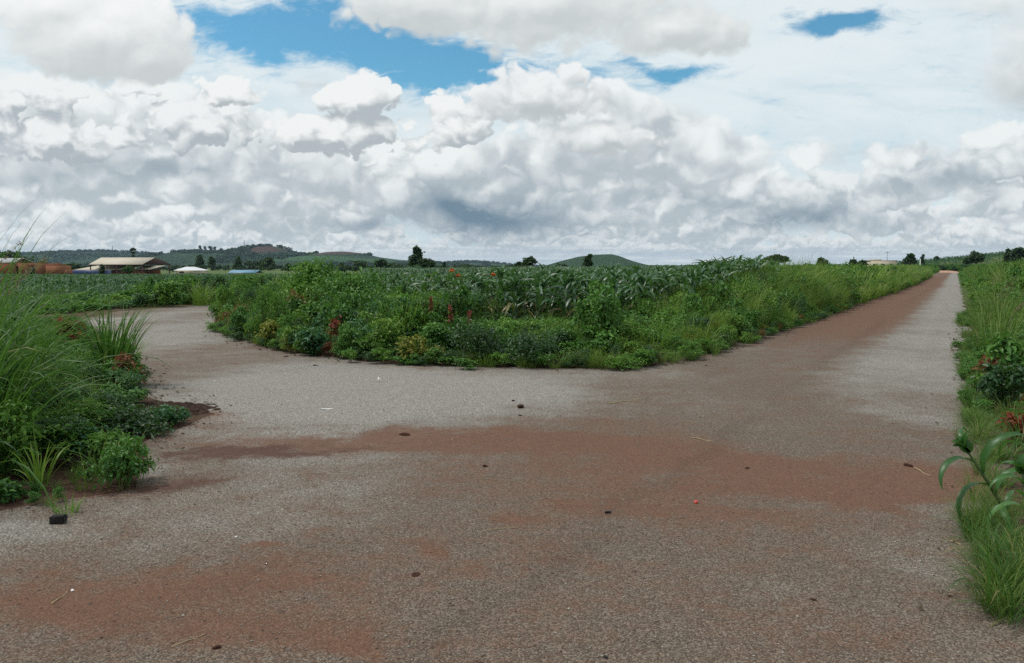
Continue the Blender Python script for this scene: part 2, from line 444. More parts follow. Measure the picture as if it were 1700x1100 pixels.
def corn_arrays(h, r, n=10, K=5, across=3, stalk=True, droop=0.0, wide=1.0):
    st, lf = MB(), MB()
    z = np.linspace(0.12, 0.86, n) * h * (0.96 + 0.08 * r.random(n))
    az0 = r.random() * pi
    az = az0 + np.arange(n) * pi + r.normal(size=n) * 0.35
    up = np.linspace(0, 1, n)
    L = h * (0.36 + 0.22 * np.sin(pi * np.clip(up * .9 + .1, 0, 1))) * (0.85 + 0.3 * r.random(n))
    lean = 0.62 - 0.35 * up + r.normal(size=n) * 0.10
    bend = 2.9 + droop - 0.8 * up * (1 - .5 * min(1, droop)) + r.normal(size=n) * 0.4; L = L * (1 + .35 * droop)
    w = wide * (0.082 + 0.032 * np.sin(pi * up)) * (0.85 + .3 * r.random(n)) * (h / 1.5) ** 0.4
    base = np.stack([np.cos(az) * .012, np.sin(az) * .012, z], 1)
    lf.add(*blades(base, az, lean, bend, L, w, K, across, 'corn', 0.3, (r.random(n) - .5) * 1.5, 1.25, r))
    m = 5                                             # the whorl of young leaves at the top
    azt = r.random(m) * 2 * pi
    lf.add(*blades(np.tile([0, 0, h * .84], (m, 1)), azt, .05 + .25 * r.random(m), .5 + 1.3 * r.random(m), h * (.15 + .12 * r.random(m)), .055 + .03 * r.random(m), max(3, K - 1), across, 'corn', .5, None, 1.5, r))
    if stalk: tube(st, [(0, 0, -.03), (r.normal() * .01, r.normal() * .01, h * .45), (r.normal() * .015, r.normal() * .015, h * .9)], [.014, .012, .006], 5)
    a, b = st.arrays(), lf.arrays(); k = h / b[0][:, 2].max(); a[0][:, 2] *= k; b[0][:, 2] *= k
    return a, b
# ---------------------------------------------------------------- materials
def new_mat(name):
    m = bpy.data.materials.new(name); m.use_nodes = True
    nt = m.node_tree; nt.nodes.clear()
    out = nnode(nt, 'ShaderNodeOutputMaterial')
    return m, nt, out
def principled(nt, col, rough=0.7, spec=0.3, normal=None, metal=0.0):
    b = nnode(nt, 'ShaderNodeBsdfPrincipled')
    if isinstance(col, (tuple, list)): b.inputs['Base Color'].default_value = (*col[:3], 1)
    else: nt.links.new(col, b.inputs['Base Color'])
    nset(nt, b, 'Roughness', rough); nset(nt, b, 'Specular IOR Level', spec); nset(nt, b, 'Metallic', metal)
    if normal is not None: nt.links.new(normal, b.inputs['Normal'])
    return b
def bump(nt, h, strength=0.5, dist=0.01):
    n = nnode(nt, 'ShaderNodeBump'); nset(nt, n, 'Height', h); nset(nt, n, 'Strength', strength); nset(nt, n, 'Distance', dist)
    return n.outputs[0]
def objco(nt):
    return nnode(nt, 'ShaderNodeTexCoord').outputs['Object']

GREENS = ('broad_weed_leaf', 'bright_weed_leaf', 'lime_grass_blade', 'verge_grass_blade', 'tall_grass_blade', 'young_maize_leaf')
def leaf_mat(name, cols, rough=0.5, spec=0.3, transl=0.3, tcol=None, seed=0.0, rare=None):
    """Leaf: a colour of its own for every leaf, drifting over the plant; thin, so light comes through."""
    if name in GREENS: cols = [(c[0] * .80, c[1] * .86, c[2] * .92) for c in cols]; transl *= .85
    m, nt, out = new_mat(name)
    g = nnode(nt, 'ShaderNodeNewGeometry'); oi = nnode(nt, 'ShaderNodeObjectInfo')
    rnd = V(nt, g.outputs['Random Per Island']); orn = V(nt, oi.outputs['Random'])
    p = g.outputs['Position']
    nz = noise(nt, p, 1.1, 3.0, 0.55)
    f = (rnd * 0.55 + orn * 0.25 + (nz - 0.5) * 1.3 + 0.12)
    cr = nnode(nt, 'ShaderNodeValToRGB'); nset(nt, cr, 0, f)
    e = cr.color_ramp.elements
    while len(e) < len(cols): e.new(0.5)
    for i, c in enumerate(cols):
        e[i].position = i / (len(cols) - 1); e[i].color = (*c, 1)
    col = cr.outputs[0]
    if rare:
        col = mixc(nt, (rnd * 7.31)._m('FRACT', rnd * 7.31).step(rare[1], rare[1] + 0.01), col, rare[0])
    fine = noise(nt, p, 60.0, 2.0, 0.5)
    col = mixc(nt, (fine - 0.3) * 0.5, col, scalec(nt, col, 0.72))
    b = principled(nt, col, rough, spec)
    tr = nnode(nt, 'ShaderNodeBsdfTranslucent')
    nt.links.new(mixc(nt, 0.5, col, tcol or (0.16, 0.36, 0.05)), tr.inputs[0])
    mx = nnode(nt, 'ShaderNodeMixShader'); mx.inputs[0].default_value = transl
    nt.links.new(b.outputs[0], mx.inputs[1]); nt.links.new(tr.outputs[0], mx.inputs[2])
    nt.links.new(mx.outputs[0], out.inputs[0])
    return m

def plain_mat(name, col, rough=0.8, spec=0.25, var=0.3, scale=3.0, metal=0.0, bmp=0.0):
    m, nt, out = new_mat(name)
    oc = objco(nt)
    n1 = noise(nt, oc, scale, 5.0, 0.6); n2 = noise(nt, oc, scale * 7, 3.0, 0.6)
    c = mixc(nt, (n1 - 0.3) * 1.6, tuple(q * (1 - var) for q in col), tuple(min(1, q * (1 + var * .6)) for q in col))
    c = mixc(nt, (n2 - 0.45) * 0.8, c, tuple(q * (1 - var * .8) for q in col))
    b = principled(nt, c, rough, spec, bump(nt, n2, bmp, 0.02) if bmp else None, metal)
    nt.links.new(b.outputs[0], out.inputs[0])
    return m

M = {}
def build_materials():
    M['corn'] = leaf_mat('maize_leaf', [(.018, .055, .022), (.030, .085, .030), (.040, .108, .042), (.058, .135, .058)], .40, .52, .2, rare=((.20, .17, .06), .955))
    M['corn_far'] = leaf_mat('maize_leaf_low', [(.018, .058, .024), (.028, .085, .032), (.045, .12, .044)], .55, .35, .22)
    M['corn_stalk'] = plain_mat('maize_stalk', (.09, .15, .045), .55, .3, .3, 9)
    M['corn_young'] = leaf_mat('young_maize_leaf', [(.025, .09, .016), (.05, .145, .025), (.09, .20, .045)], .42, .45, .35)
    M['broad'] = leaf_mat('broad_weed_leaf', [(0.024, 0.091, 0.017), (0.049, 0.152, 0.022), (0.091, 0.213, 0.030), (0.134, 0.256, 0.043)], .5, .3, .3)
    M['bright'] = leaf_mat('bright_weed_leaf', [(0.042, 0.132, 0.014), (0.084, 0.210, 0.022), (0.144, 0.270, 0.030), (0.228, 0.324, 0.048)], .5, .3, .35)
    M['dark'] = leaf_mat('dark_weed_leaf', [(.010, .038, .012), (.018, .062, .016), (.035, .10, .022)], .45, .4, .22)
    M['blue'] = leaf_mat('bluish_weed_leaf', [(.018, .075, .028), (.03, .115, .04), (.06, .16, .06)], .5, .35, .25)
    M['yellow'] = leaf_mat('yellowing_weed_leaf', [(.06, .11, .012), (.13, .17, .02), (.24, .20, .03), (.07, .14, .02)], .55, .25, .3)
    M['red'] = leaf_mat('reddened_weed_leaf', [(.05, .055, .018), (.11, .045, .02), (.17, .06, .025), (.08, .09, .02)], .55, .25, .3, (.35, .14, .05))
    M['rust'] = leaf_mat('rust_red_leaf', [(.11, .022, .014), (.19, .035, .02), (.12, .07, .02)], .6, .2, .25, (.35, .10, .04))
    M['grass'] = leaf_mat('tall_grass_blade', [(.014, .050, .009), (.032, .098, .013), (.068, .155, .020), (.13, .22, .04)], .5, .28, .35, rare=((.22, .17, .07), .95))
    M['lime'] = leaf_mat('lime_grass_blade', [(0.069, 0.149, 0.014), (0.127, 0.218, 0.021), (0.207, 0.287, 0.034), (0.299, 0.333, 0.081)], .5, .3, .38)
    M['verge'] = leaf_mat('verge_grass_blade', [(0.039, 0.095, 0.013), (0.090, 0.157, 0.020), (0.157, 0.207, 0.034), (0.224, 0.235, 0.078)], .55, .25, .35)
    M['stem'] = plain_mat('green_stem', (.08, .10, .035), .7, .2, .4, 14)
    M['straw'] = plain_mat('dry_straw', (.42, .33, .19), .8, .15, .3, 20)
    M['dry'] = leaf_mat('withered_blade', [(.16, .13, .06), (.26, .20, .10), (.36, .29, .16)], .8, .15, .25, (.4, .32, .15))
    M['litter'] = leaf_mat('fallen_leaf', [(.035, .025, .016), (.09, .055, .03), (.16, .11, .06), (.05, .08, .02)], .85, .1, .1, (.2, .12, .05))
    M['seed'] = leaf_mat('grass_seed', [(.20, .20, .10), (.28, .26, .14), (.16, .17, .08)], .7, .1, .3, (.4, .3, .15))
    M['orange'] = leaf_mat('orange_petal', [(.42, .10, .02), (.5, .15, .03)], .5, .2, .25, (.8, .2, .03))
    M['spike'] = leaf_mat('russet_flower', [(.20, .06, .04), (.27, .09, .06), (.16, .055, .04)], .7, .1, .2, (.5, .12, .06))
    M['tree'] = leaf_mat('tree_leaf', [(.010, .026, .008), (.018, .045, .012), (.032, .070, .018)], .55, .25, .15)
    M['tree_light'] = leaf_mat('light_tree_leaf', [(.020, .055, .012), (.035, .085, .018), (.06, .12, .025)], .55, .25, .2)
    M['wood'] = leaf_mat('far_wood_leaf', [(.012, .030, .013), (.020, .045, .016), (.033, .062, .020)], .7, .15, .1)
    M['bark'] = plain_mat('tree_bark', (.07, .05, .035), .9, .1, .4, 4, bmp=.4)
    M['soil_clod'] = plain_mat('red_earth', (.075, .036, .025), .95, .1, .6, 16, bmp=.8)
    M['heap'] = plain_mat('stony_red_earth', (.085, .052, .040), .95, .1, .75, 22, bmp=1.0)
    M['stone'] = plain_mat('dark_stone', (.018, .016, .018), .8, .3, .5, 30, bmp=.6)
    M['grey_stone'] = plain_mat('grey_stone', (.22, .21, .20), .85, .25, .4, 20, bmp=.4)
    M['white'] = plain_mat('white_plastic', (.75, .75, .72), .5, .3, .12, 20)
    M['red_cap'] = plain_mat('red_plastic', (.45, .05, .03), .45, .4, .15, 30)
    M['roof_cream'] = plain_mat('cream_roof_sheet', (.46, .41, .32), .6, .3, .14, .25)
    M['roof_white'] = plain_mat('white_roof_sheet', (.55, .57, .58), .5, .3, .08, .4)
    M['roof_blue'] = plain_mat('blue_roof_sheet', (.12, .25, .36), .5, .3, .15, .4)
    M['roof_grey'] = plain_mat('grey_roof_sheet', (.42, .42, .42), .6, .3, .2, .5)
    M['blue_paint'] = plain_mat('blue_paint', (.02, .04, .16), .5, .4, .2, .7)
    M['cream_wall'] = plain_mat('cream_plaster', (.62, .55, .42), .85, .2, .12, .6)
    M['dark_timber'] = plain_mat('dark_timber', (.055, .028, .022), .8, .2, .4, 2)
    M['steel'] = plain_mat('rusty_steel', (.10, .04, .03), .7, .3, .4, 3)
    M['grey_steel'] = plain_mat('grey_steel', (.16, .17, .18), .5, .4, .2, 1)
    M['opening'] = plain_mat('dark_opening', (.012, .011, .011), .6, .3, .3, 1)
    M['brick'] = brick_mat()
    M['road'] = road_mat(); M['ground'] = ground_mat(); M['hill'] = hill_mat(); M['mound'] = mound_mat()
    M['gravel'] = gravel_mat()

def brick_mat():
    m, nt, out = new_mat('orange_brick')
    oc = objco(nt)
    sp = nnode(nt, 'ShaderNodeSeparateXYZ'); nt.links.new(oc, sp.inputs[0])
    x, y, z = (V(nt, sp.outputs[i]) for i in range(3))
    b = nnode(nt, 'ShaderNodeTexBrick'); nset(nt, b, 'Vector', vec(nt, x + y, z, 0.0))
    nset(nt, b, 'Scale', 1.0); nset(nt, b, 'Brick Width', .24); nset(nt, b, 'Row Height', .09); nset(nt, b, 'Mortar Size', .01)
    b.inputs['Color1'].default_value = (.27, .085, .036, 1); b.inputs['Color2'].default_value = (.20, .06, .028, 1); b.inputs['Mortar'].default_value = (.25, .17, .12, 1)
    n = noise(nt, oc, .6, 5.0, .6)
    c = mixc(nt, (n - .35) * 1.6, b.outputs[0], (.14, .05, .03))
    nt.links.new(principled(nt, c, .9, .1).outputs[0], out.inputs[0]); return m
# ---------------------------------------------------------------- camera and light
PITCH = math.atan(108 / 1284.0)
CAM_H = 1.6
def build_camera():
    cd = bpy.data.cameras.new('camera'); co = bpy.data.objects.new('camera', cd); COL.objects.link(co)
    cd.sensor_width = 36.0; cd.lens = 1284.0 / 1700 * 36.0
    cd.clip_start = 0.05; cd.clip_end = 20000
    co.location = (0, 0, CAM_H); co.rotation_euler = (pi / 2 - PITCH, 0, 0)
    scene.camera = co
    sd = bpy.data.lights.new('sun', 'SUN'); so = bpy.data.objects.new('sun', sd); COL.objects.link(so)
    sd.energy = SUN_E; sd.angle = radians(SUN_ANGLE); sd.color = (1.0, 0.96, 0.9)
    d = (sin(SUN_AZ) * cos(SUN_EL), cos(SUN_AZ) * cos(SUN_EL), sin(SUN_EL))
    import mathutils
    so.rotation_euler = mathutils.Vector(d).to_track_quat('Z', 'Y').to_euler()
    so.location = (0, 0, 50)
    vs = scene.view_settings
    scene.display_settings.display_device = 'sRGB'
    vs.view_transform = 'Standard'; vs.look = 'None'; vs.exposure = EXPOSURE; vs.gamma = 1.0
    vs.use_curve_mapping = False
SUN_E, SUN_ANGLE, EXPOSURE = 2.6, 6.0, 0.08

def P(x, y, z=0.0):
    """World point at height z seen at photograph pixel (x, y) from the camera."""
    u, v = (x - 850) / 1284.0, (550 - y) / 1284.0
    d = (u, cos(PITCH) + v * sin(PITCH), -sin(PITCH) + v * cos(PITCH))
    s = (z - CAM_H) / d[2]
    return (d[0] * s, d[1] * s, z)
def at(x, y, dist):
    """World point at ground distance dist (along +Y) seen at photograph pixel (x, y)."""
    u, v = (x - 850) / 1284.0, (550 - y) / 1284.0
    d = (u, cos(PITCH) + v * sin(PITCH), -sin(PITCH) + v * cos(PITCH))
    s = dist / d[1]
    return (d[0] * s, dist, CAM_H + d[2] * s)
# ---------------------------------------------------------------- ground materials
def stain_group():
    nt = bpy.data.node_groups.new('stain', 'ShaderNodeTree')
    for nm in ('x', 'y', 'cx', 'cy', 'rx', 'ry', 'ca', 'sa'): nt.interface.new_socket(nm, in_out='INPUT', socket_type='NodeSocketFloat')
    nt.interface.new_socket('f', in_out='OUTPUT', socket_type='NodeSocketFloat')
    gi = nnode(nt, 'NodeGroupInput'); go = nnode(nt, 'NodeGroupOutput')
    I = {o.name: V(nt, o) for o in gi.outputs if o.name}
    dx, dy = I['x'] - I['cx'], I['y'] - I['cy']
    a = (dx * I['ca'] + dy * I['sa']) / I['rx']; b = (dy * I['ca'] - dx * I['sa']) / I['ry']
    nt.links.new((0.0 - (a.sq() + b.sq())).ex().s, go.inputs[0]); return nt
STAIN = None
def stains(nt, x, y, lst):
    """Sum of soft oriented spots: (centre x, y, half length, half width, angle, strength) in metres on the ground."""
    global STAIN
    STAIN = STAIN or stain_group()
    tot = None
    for (cx, cy, rx, ry, an, k) in lst:
        g = nnode(nt, 'ShaderNodeGroup'); g.node_tree = STAIN
        for nm, v in (('x', x), ('y', y), ('cx', cx), ('cy', cy), ('rx', rx), ('ry', ry), ('ca', cos(an)), ('sa', sin(an))): nset(nt, g, nm, v)
        f = V(nt, g.outputs[0]) * k
        tot = f if tot is None else tot + f
    return tot
def E(x, y, rx, ry, k, an=0.0):
    c = P(x, y); a = P(x, y - ry); b = P(x, y + ry)
    return (c[0], c[1], rx * c[1] / 1284.0, abs(a[1] - b[1]) / 2, an, k)
ROAD_AN = math.atan2(1.0, 0.575)                      # direction of the main road on the ground

def stone_colour(nt, v2, x, y, warpamt=0.0):
    """Stones of the chip surface: brightness of each stone, with darker gaps between."""
    vo = nnode(nt, 'ShaderNodeTexVoronoi', voronoi_dimensions='2D', feature='F1'); nset(nt, vo, 'Vector', v2); nset(nt, vo, 'Scale', 125.0)
    v3 = nnode(nt, 'ShaderNodeTexVoronoi', voronoi_dimensions='2D', feature='F1'); nset(nt, v3, 'Vector', v2); nset(nt, v3, 'Scale', 260.0)
    s1 = nnode(nt, 'ShaderNodeSeparateColor'); nt.links.new(vo.outputs['Color'], s1.inputs[0])
    s2 = nnode(nt, 'ShaderNodeSeparateColor'); nt.links.new(v3.outputs['Color'], s2.inputs[0])
    r1, r2 = V(nt, s1.outputs[0]), V(nt, s2.outputs[0])
    d1, d2 = V(nt, vo.outputs['Distance']), V(nt, v3.outputs['Distance'])
    br = 0.56 + r1.pw(1.7) * 0.86 + (r2 - 0.5) * 0.36 - d1.step(0.35, 0.8) * 0.32
    hgt = (1.0 - d1) * (0.5 + r1) + (1.0 - d2) * 0.35
    return br, hgt, V(nt, s1.outputs[1])

def road_mat():
    m, nt, out = new_mat('chip_gravel_road')
    g = nnode(nt, 'ShaderNodeNewGeometry'); pos = g.outputs['Position']
    sp = nnode(nt, 'ShaderNodeSeparateXYZ'); nt.links.new(pos, sp.inputs[0])
    X, Y = V(nt, sp.outputs[0]), V(nt, sp.outputs[1])
    wv = nnode(nt, 'ShaderNodeSeparateColor'); nt.links.new(noise(nt, pos, 0.55, 5.0, 0.62, color=True), wv.inputs[0])
    x = X + (V(nt, wv.outputs[0]) - 0.5) * 2.2; y = Y + (V(nt, wv.outputs[1]) - 0.5) * 2.6
    xl = X + (V(nt, wv.outputs[0]) - 0.5) * 0.9; yl = Y
    ca, sa = cos(ROAD_AN), sin(ROAD_AN)
    lane = P(1320, 545)
    across = (xl - lane[0]) * sa - (yl - lane[1]) * ca          # metres to the right of the left road edge
    along = (xl - lane[0]) * ca + (yl - lane[1]) * sa
    br, hgt, r2 = stone_colour(nt, pos, X, Y)
    n_mid = noise(nt, pos, 2.3, 6.0, 0.65, 0.4); n_big = noise(nt, pos, 0.33, 4.0, 0.55); n_fine = noise(nt, pos, 11.0, 5.0, 0.7)
    n_grit = noise(nt, pos, 38.0, 3.0, 0.7)
    drag = noise(nt, vec(nt, across * 2.6, along * 0.22, 2.0), 1.0, 5.0, 0.6)   # dust drawn out along the road
    # brown dust between the stones
    lane_red = (across.step(-.3, .5) * across.step(3.1, 1.7)) * along.step(-9.0, 5.0) * along.step(150.0, 60.0, 0.55, 1.0)
    grey = stains(nt, x, y, [E(700, 650, 330, 45, .95), E(480, 640, 200, 40, .6), E(560, 800, 180, 65, .10), E(470, 880, 160, 60, .06), E(250, 770, 60, 20, .5), E(330, 545, 130, 32, .75), E(200, 530, 60, 20, .6),
                             E(1600, 960, 110, 90, .15), E(1530, 690, 90, 60, .3), E(1290, 1000, 160, 60, .25), E(40, 880, 130, 22, .3)])
    brown = stains(nt, x, y, [E(1050, 730, 330, 65, .6), E(850, 1000, 500, 90, .3), E(900, 960, 330, 110, .45), E(1150, 880, 300, 70, .4), E(200, 990, 330, 90, .55), E(1060, 650, 120, 30, .3), E(1250, 640, 120, 40, .3)])
    cross = stains(nt, x, y, [E(780, 738, 230, 16, .75), E(560, 725, 220, 13, .7), E(1250, 770, 250, 18, .45), E(1480, 800, 240, 22, .95), E(1640, 812, 110, 16, .8),
                              E(170, 975, 260, 50, .85), E(430, 1040, 200, 40, .4), E(690, 955, 50, 18, .7), E(1080, 760, 260, 26, .45), E(1000, 700, 120, 14, .25), E(930, 930, 120, 20, .3), E(1240, 850, 160, 24, .3), E(560, 1050, 50, 16, .7), E(1010, 820, 170, 34, .45), E(860, 870, 70, 16, .6), E(430, 908, 34, 10, .7),
                              E(290, 690, 120, 14, .7), E(130, 790, 120, 24, .9), E(520, 572, 180, 10, .28), E(1500, 472, 70, 6, .5), E(690, 610, 60, 8, .25), E(330, 545, 100, 14, .22)])
    damp = stains(nt, x, y, [E(400, 752, 85, 15, .85), E(470, 742, 80, 10, .6), E(290, 795, 60, 11, .55), E(600, 738, 110, 6, .5), E(360, 800, 70, 10, .45), E(130, 800, 140, 22, .8)])
    nearby = 1.0 - along.step(-6.0, 25.0) * 0.75
    streak = noise(nt, vec(nt, X * 0.55, Y * 3.2, 4.0), 1.0, 6.0, 0.65)
    right_lane = across.step(1.5, 2.5) * along.step(-13.0, -7.0)
    bm = 0.78 + brown * .8 - grey * 1.25 - right_lane * 0.62 + (n_big - 0.5) * 1.3 * nearby + (n_mid - 0.5) * 0.8 * nearby + lane_red * 0.7
    bm = bm.step(-0.1, 1.0)
    gap = (0.55 - hgt * 0.5)                                    # dust settles between the stones first
    rm = cross * 1.15 - right_lane * .18 + bm * 0.34 + lane_red * 0.80 + (drag - 0.5) * 0.8 * (along.step(-12.0, 0.0)) - 0.13 + (n_mid - 0.5) * 1.1 * nearby + (streak - 0.5) * 1.2 * nearby + (n_fine - 0.5) * 1.2 + (n_grit - 0.5) * 0.9 + gap * 0.5
    rm = rm.step(0.06, 0.98)
    dm = (damp - 0.42 + (n_mid - 0.5) * 1.3 + (n_fine - .5) * 1.0 + gap * .5).step(-0.1, 0.6)
    stone = mixc(nt, r2, (.280, .260, .230), (.242, .233, .214))
    stone = mixc(nt, (r2 * 9.7)._m('FRACT', r2 * 9.7).step(.90, .93), stone, (.42, .39, .35))
    dust = mixc(nt, n_mid, (.112, .083, .060), (.144, .110, .081))
    far_light = along.step(5.0, 60.0)
    base = mixc(nt, (bm + gap * .35) * 0.85, stone, dust)
    base = scalec(nt, base, br * 1.0)
    # red earth lies between and over the stones, hiding them where it is thick
    red = mixc(nt, n_fine, (.096, .047, .029), (.152, .079, .050))
    red = scalec(nt, red, 0.55 + br * 0.5)
    base = mixc(nt, rm * 0.88, base, red)
    base = mixc(nt, dm * 0.92, base, scalec(nt, mixc(nt, n_fine, (.048, .024, .018), (.085, .040, .027)), .9 + br * .15))
    # faint wheel marks along the road
    wheel = (0.0 - ((across - 1.75) / 0.13).sq()).ex() + (0.0 - ((across - 3.2) / 0.12).sq()).ex() * .7 + (0.0 - ((across - 0.45) / 0.12).sq()).ex() * .5 + (0.0 - ((across + 1.3) / 0.14).sq()).ex() * .5
    base = mixc(nt, wheel * drag.step(.40, .62) * .34, base, scalec(nt, base, .62))
    # small crumbs of dark soil
    cr = nnode(nt, 'ShaderNodeTexVoronoi', voronoi_dimensions='2D', feature='F1'); nset(nt, cr, 'Vector', pos); nset(nt, cr, 'Scale', 9.0)
    sc = nnode(nt, 'ShaderNodeSeparateColor'); nt.links.new(cr.outputs['Color'], sc.inputs[0])
    crumb = V(nt, cr.outputs['Distance']).step(0.13, 0.05) * V(nt, sc.outputs[0]).step(0.80, 0.84)
    base = mixc(nt, crumb * 0.7, base, (.040, .022, .015))
    h = hgt * (1.0 - dm * 0.85) * (1.0 - rm * 0.35) + n_mid * 2.0
    b = principled(nt, base, 0.92, 0.18, bump(nt, h, 0.55, 0.006))
    nt.links.new(b.outputs[0], out.inputs[0]); return m

def ground_mat():
    m, nt, out = new_mat('field_soil_and_turf')
    g = nnode(nt, 'ShaderNodeNewGeometry'); pos = g.outputs['Position']
    sp = nnode(nt, 'ShaderNodeSeparateXYZ'); nt.links.new(pos, sp.inputs[0])
    X, Y = V(nt, sp.outputs[0]), V(nt, sp.outputs[1])
    n1 = noise(nt, pos, 0.9, 6.0, 0.65); n2 = noise(nt, pos, 14.0, 5.0, 0.7); n3 = noise(nt, vec(nt, X * 0.25, Y, 0.0), 0.02, 4.0, 0.6)
    n4 = noise(nt, pos, 70.0, 3.0, 0.6)
    soil = mixc(nt, n2, (.034, .020, .015), (.095, .050, .036)); soil = mixc(nt, (n4 - .58) * 6.0, soil, (.16, .13, .11))
    turf = mixc(nt, n1, (.030, .060, .014), (.070, .115, .026))
    d = (X.sq() + Y.sq()).sqrt()
    near = (d + (n1 - .5) * 30.0).step(16.0, 60.0)
    c = mixc(nt, near * 0.9 + (n1 - .55) * 1.2, soil, turf)
    field = mixc(nt, n3.step(.35, .65), (.045, .095, .026), (.10, .115, .04))
    c = mixc(nt, d.step(120.0, 260.0), c, field)
    b = principled(nt, c, .95, .1, bump(nt, n2, .8, .03))
    nt.links.new(b.outputs[0], out.inputs[0]); return m

def hill_mat():
    m, nt, out = new_mat('wooded_hillside')
    g = nnode(nt, 'ShaderNodeNewGeometry'); pos = g.outputs['Position']
    sp = nnode(nt, 'ShaderNodeSeparateXYZ'); nt.links.new(pos, sp.inputs[0])
    X, Y, Z = (V(nt, sp.outputs[i]) for i in range(3))
    n1 = noise(nt, pos, .012, 6.0, .65); n2 = noise(nt, pos, .06, 5.0, .65)
    c = mixc(nt, (n1 - .32) * 2.4, (.012, .027, .012), (.028, .055, .018))
    c = mixc(nt, (n2 - .45) * 1.6, c, (.014, .028, .013))
    W = (n1 - .5) * 120.0
    def spot(px_, D, wpx, z0, zr, k):
        cx = (px_ - 850) / 1284.0 * D
        return (0.0 - (((X + W - cx) / (wpx / 1284.0 * D)).sq() + ((Z + W * .12 - z0) / zr).sq() + ((Y - D) / 500.0).sq())).ex() * k
    D = 2200.0
    earth = spot(447, D, 30, 44, 13, 2.0) + spot(570, D, 42, 38, 6, 1.5) + spot(690, D, 24, 10, 5, .5) + spot(400, D, 14, 40, 4, .6)
    grass = spot(545, D, 70, 21, 9, 1.3) + spot(470, D, 40, 14, 7, .8) + spot(640, D, 40, 14, 8, .9) + spot(820, 3000.0, 60, 12, 7, .7)
    c = mixc(nt, (grass + (n2 - .5) * .8).step(.25, .8), c, (.036, .080, .027))
    c = mixc(nt, (earth + (n2 - .5) * 1.6).step(.35, 1.0) * .7, c, (.085, .040, .032))
    dome = (0.0 - ((X - (985 - 850) / 1284.0 * 1800.0) / 190.0).sq() - ((Y - 1800.0) / 300.0).sq()).ex()
    c = mixc(nt, dome.step(.2, .5) * .8, c, mixc(nt, n2, (.014, .034, .012), (.027, .056, .018)))
    b = principled(nt, c, .95, .05, bump(nt, n2, .8, 6.0))
    nt.links.new(b.outputs[0], out.inputs[0]); return m

def mound_mat():
    m, nt, out = new_mat('pale_red_earth')
    g = nnode(nt, 'ShaderNodeNewGeometry'); pos = g.outputs['Position']
    n1 = noise(nt, pos, .8, 6.0, .65)
    b = principled(nt, mixc(nt, n1, (.26, .13, .085), (.46, .30, .22)), .95, .1, bump(nt, n1, .5, .05))
    nt.links.new(b.outputs[0], out.inputs[0]); return m
def gravel_mat():
    m, nt, out = new_mat('loose_chippings')
    g = nnode(nt, 'ShaderNodeNewGeometry'); r = V(nt, g.outputs['Random Per Island'])
    cr = nnode(nt, 'ShaderNodeValToRGB'); nset(nt, cr, 0, r); e = cr.color_ramp.elements
    e[0].color = (.10, .075, .058, 1); e[1].color = (.36, .33, .29, 1); e.new(.45).color = (.16, .125, .098, 1); e.new(.75).color = (.21, .19, .165, 1)
    nt.links.new(principled(nt, cr.outputs[0], .9, .2).outputs[0], out.inputs[0]); return m

# ---------------------------------------------------------------- terrain
def H(x, y):
    x, y = np.asarray(x, float), np.asarray(y, float)
    q = x - 0.6 * y
    h = sstep(y, 215, 340) * sstep(q, -75, 62) * 9.0
    h = h - sstep(y, 90, 190) * sstep(-x, 30, 95) * 0.7
    h = h + sstep(y, 40, 110) * sstep(x - .575 * y, 12, 40) * 1.6
    return h
def build_ground():
    na, rad = 260, np.concatenate([[0], np.geomspace(1.2, 6200, 120)])
    an = np.linspace(0, 2 * pi, na, endpoint=False)
    x = rad[:, None] * np.sin(an)[None]; y = rad[:, None] * np.cos(an)[None]
    z = H(x, y)
    mb = MB(); idx = np.arange(len(rad) * na).reshape(len(rad), na)
    j2 = np.roll(idx, -1, 1)
    q = np.stack([idx[:-1], idx[1:], j2[1:], j2[:-1]], -1).reshape(-1, 4)
    mb.add(np.stack([x, y, z], -1).reshape(-1, 3), q[na:], np.stack([np.zeros(na, int), idx[1], j2[1]], -1))
    tag(mb.build('ground', M['ground'], smooth=True), kind='structure')

BANK = [(362, 548), (400, 560), (430, 572), (480, 583), (540, 592), (600, 599), (660, 603), (720, 606), (800, 610), (880, 611), (960, 611), (1030, 612),
        (1070, 607), (1110, 597), (1180, 585), (1230, 568), (1300, 545), (1340, 533), (1400, 512), (1450, 497), (1500, 480), (1530, 468), (1545, 459.5)]
LEFT = [(-7.5, 0.5), (-4.3, 4.0), (-3.5, 4.75), (-2.75, 5.5), (-2.9, 6.2), (-3.35, 6.9), (-3.3, 7.7), (-3.25, 8.3), (-4.4, 9.3), (-5.2, 10.4), (-5.6, 11.5), (-8.0, 15), (-11, 19.6),
        (-13.2, 23.5), (-14.0, 27.5), (-13.2, 31), (-11, 33.6), (-6, 36.5), (2, 41), (12, 47)]
INNER = [(10, 43.5), (0, 36), (-5, 32), (-8.6, 28), (-9.3, 24.5)]
def bank_pts(): return [P(*p)[:2] for p in BANK]
def right_edge(y): return 2.5 + 0.572 * (y - 3.68)
def smooth_line(pts, n):
    p = np.asarray(pts, float); d = np.concatenate([[0], np.cumsum(np.linalg.norm(np.diff(p, axis=0), axis=1))])
    t = np.linspace(0, d[-1], n)
    c = np.stack([np.interp(t, d, p[:, i]) for i in range(p.shape[1])], 1)
    for _ in range(2): c[1:-1] = (c[:-2] + 2 * c[1:-1] + c[2:]) / 4
    return c
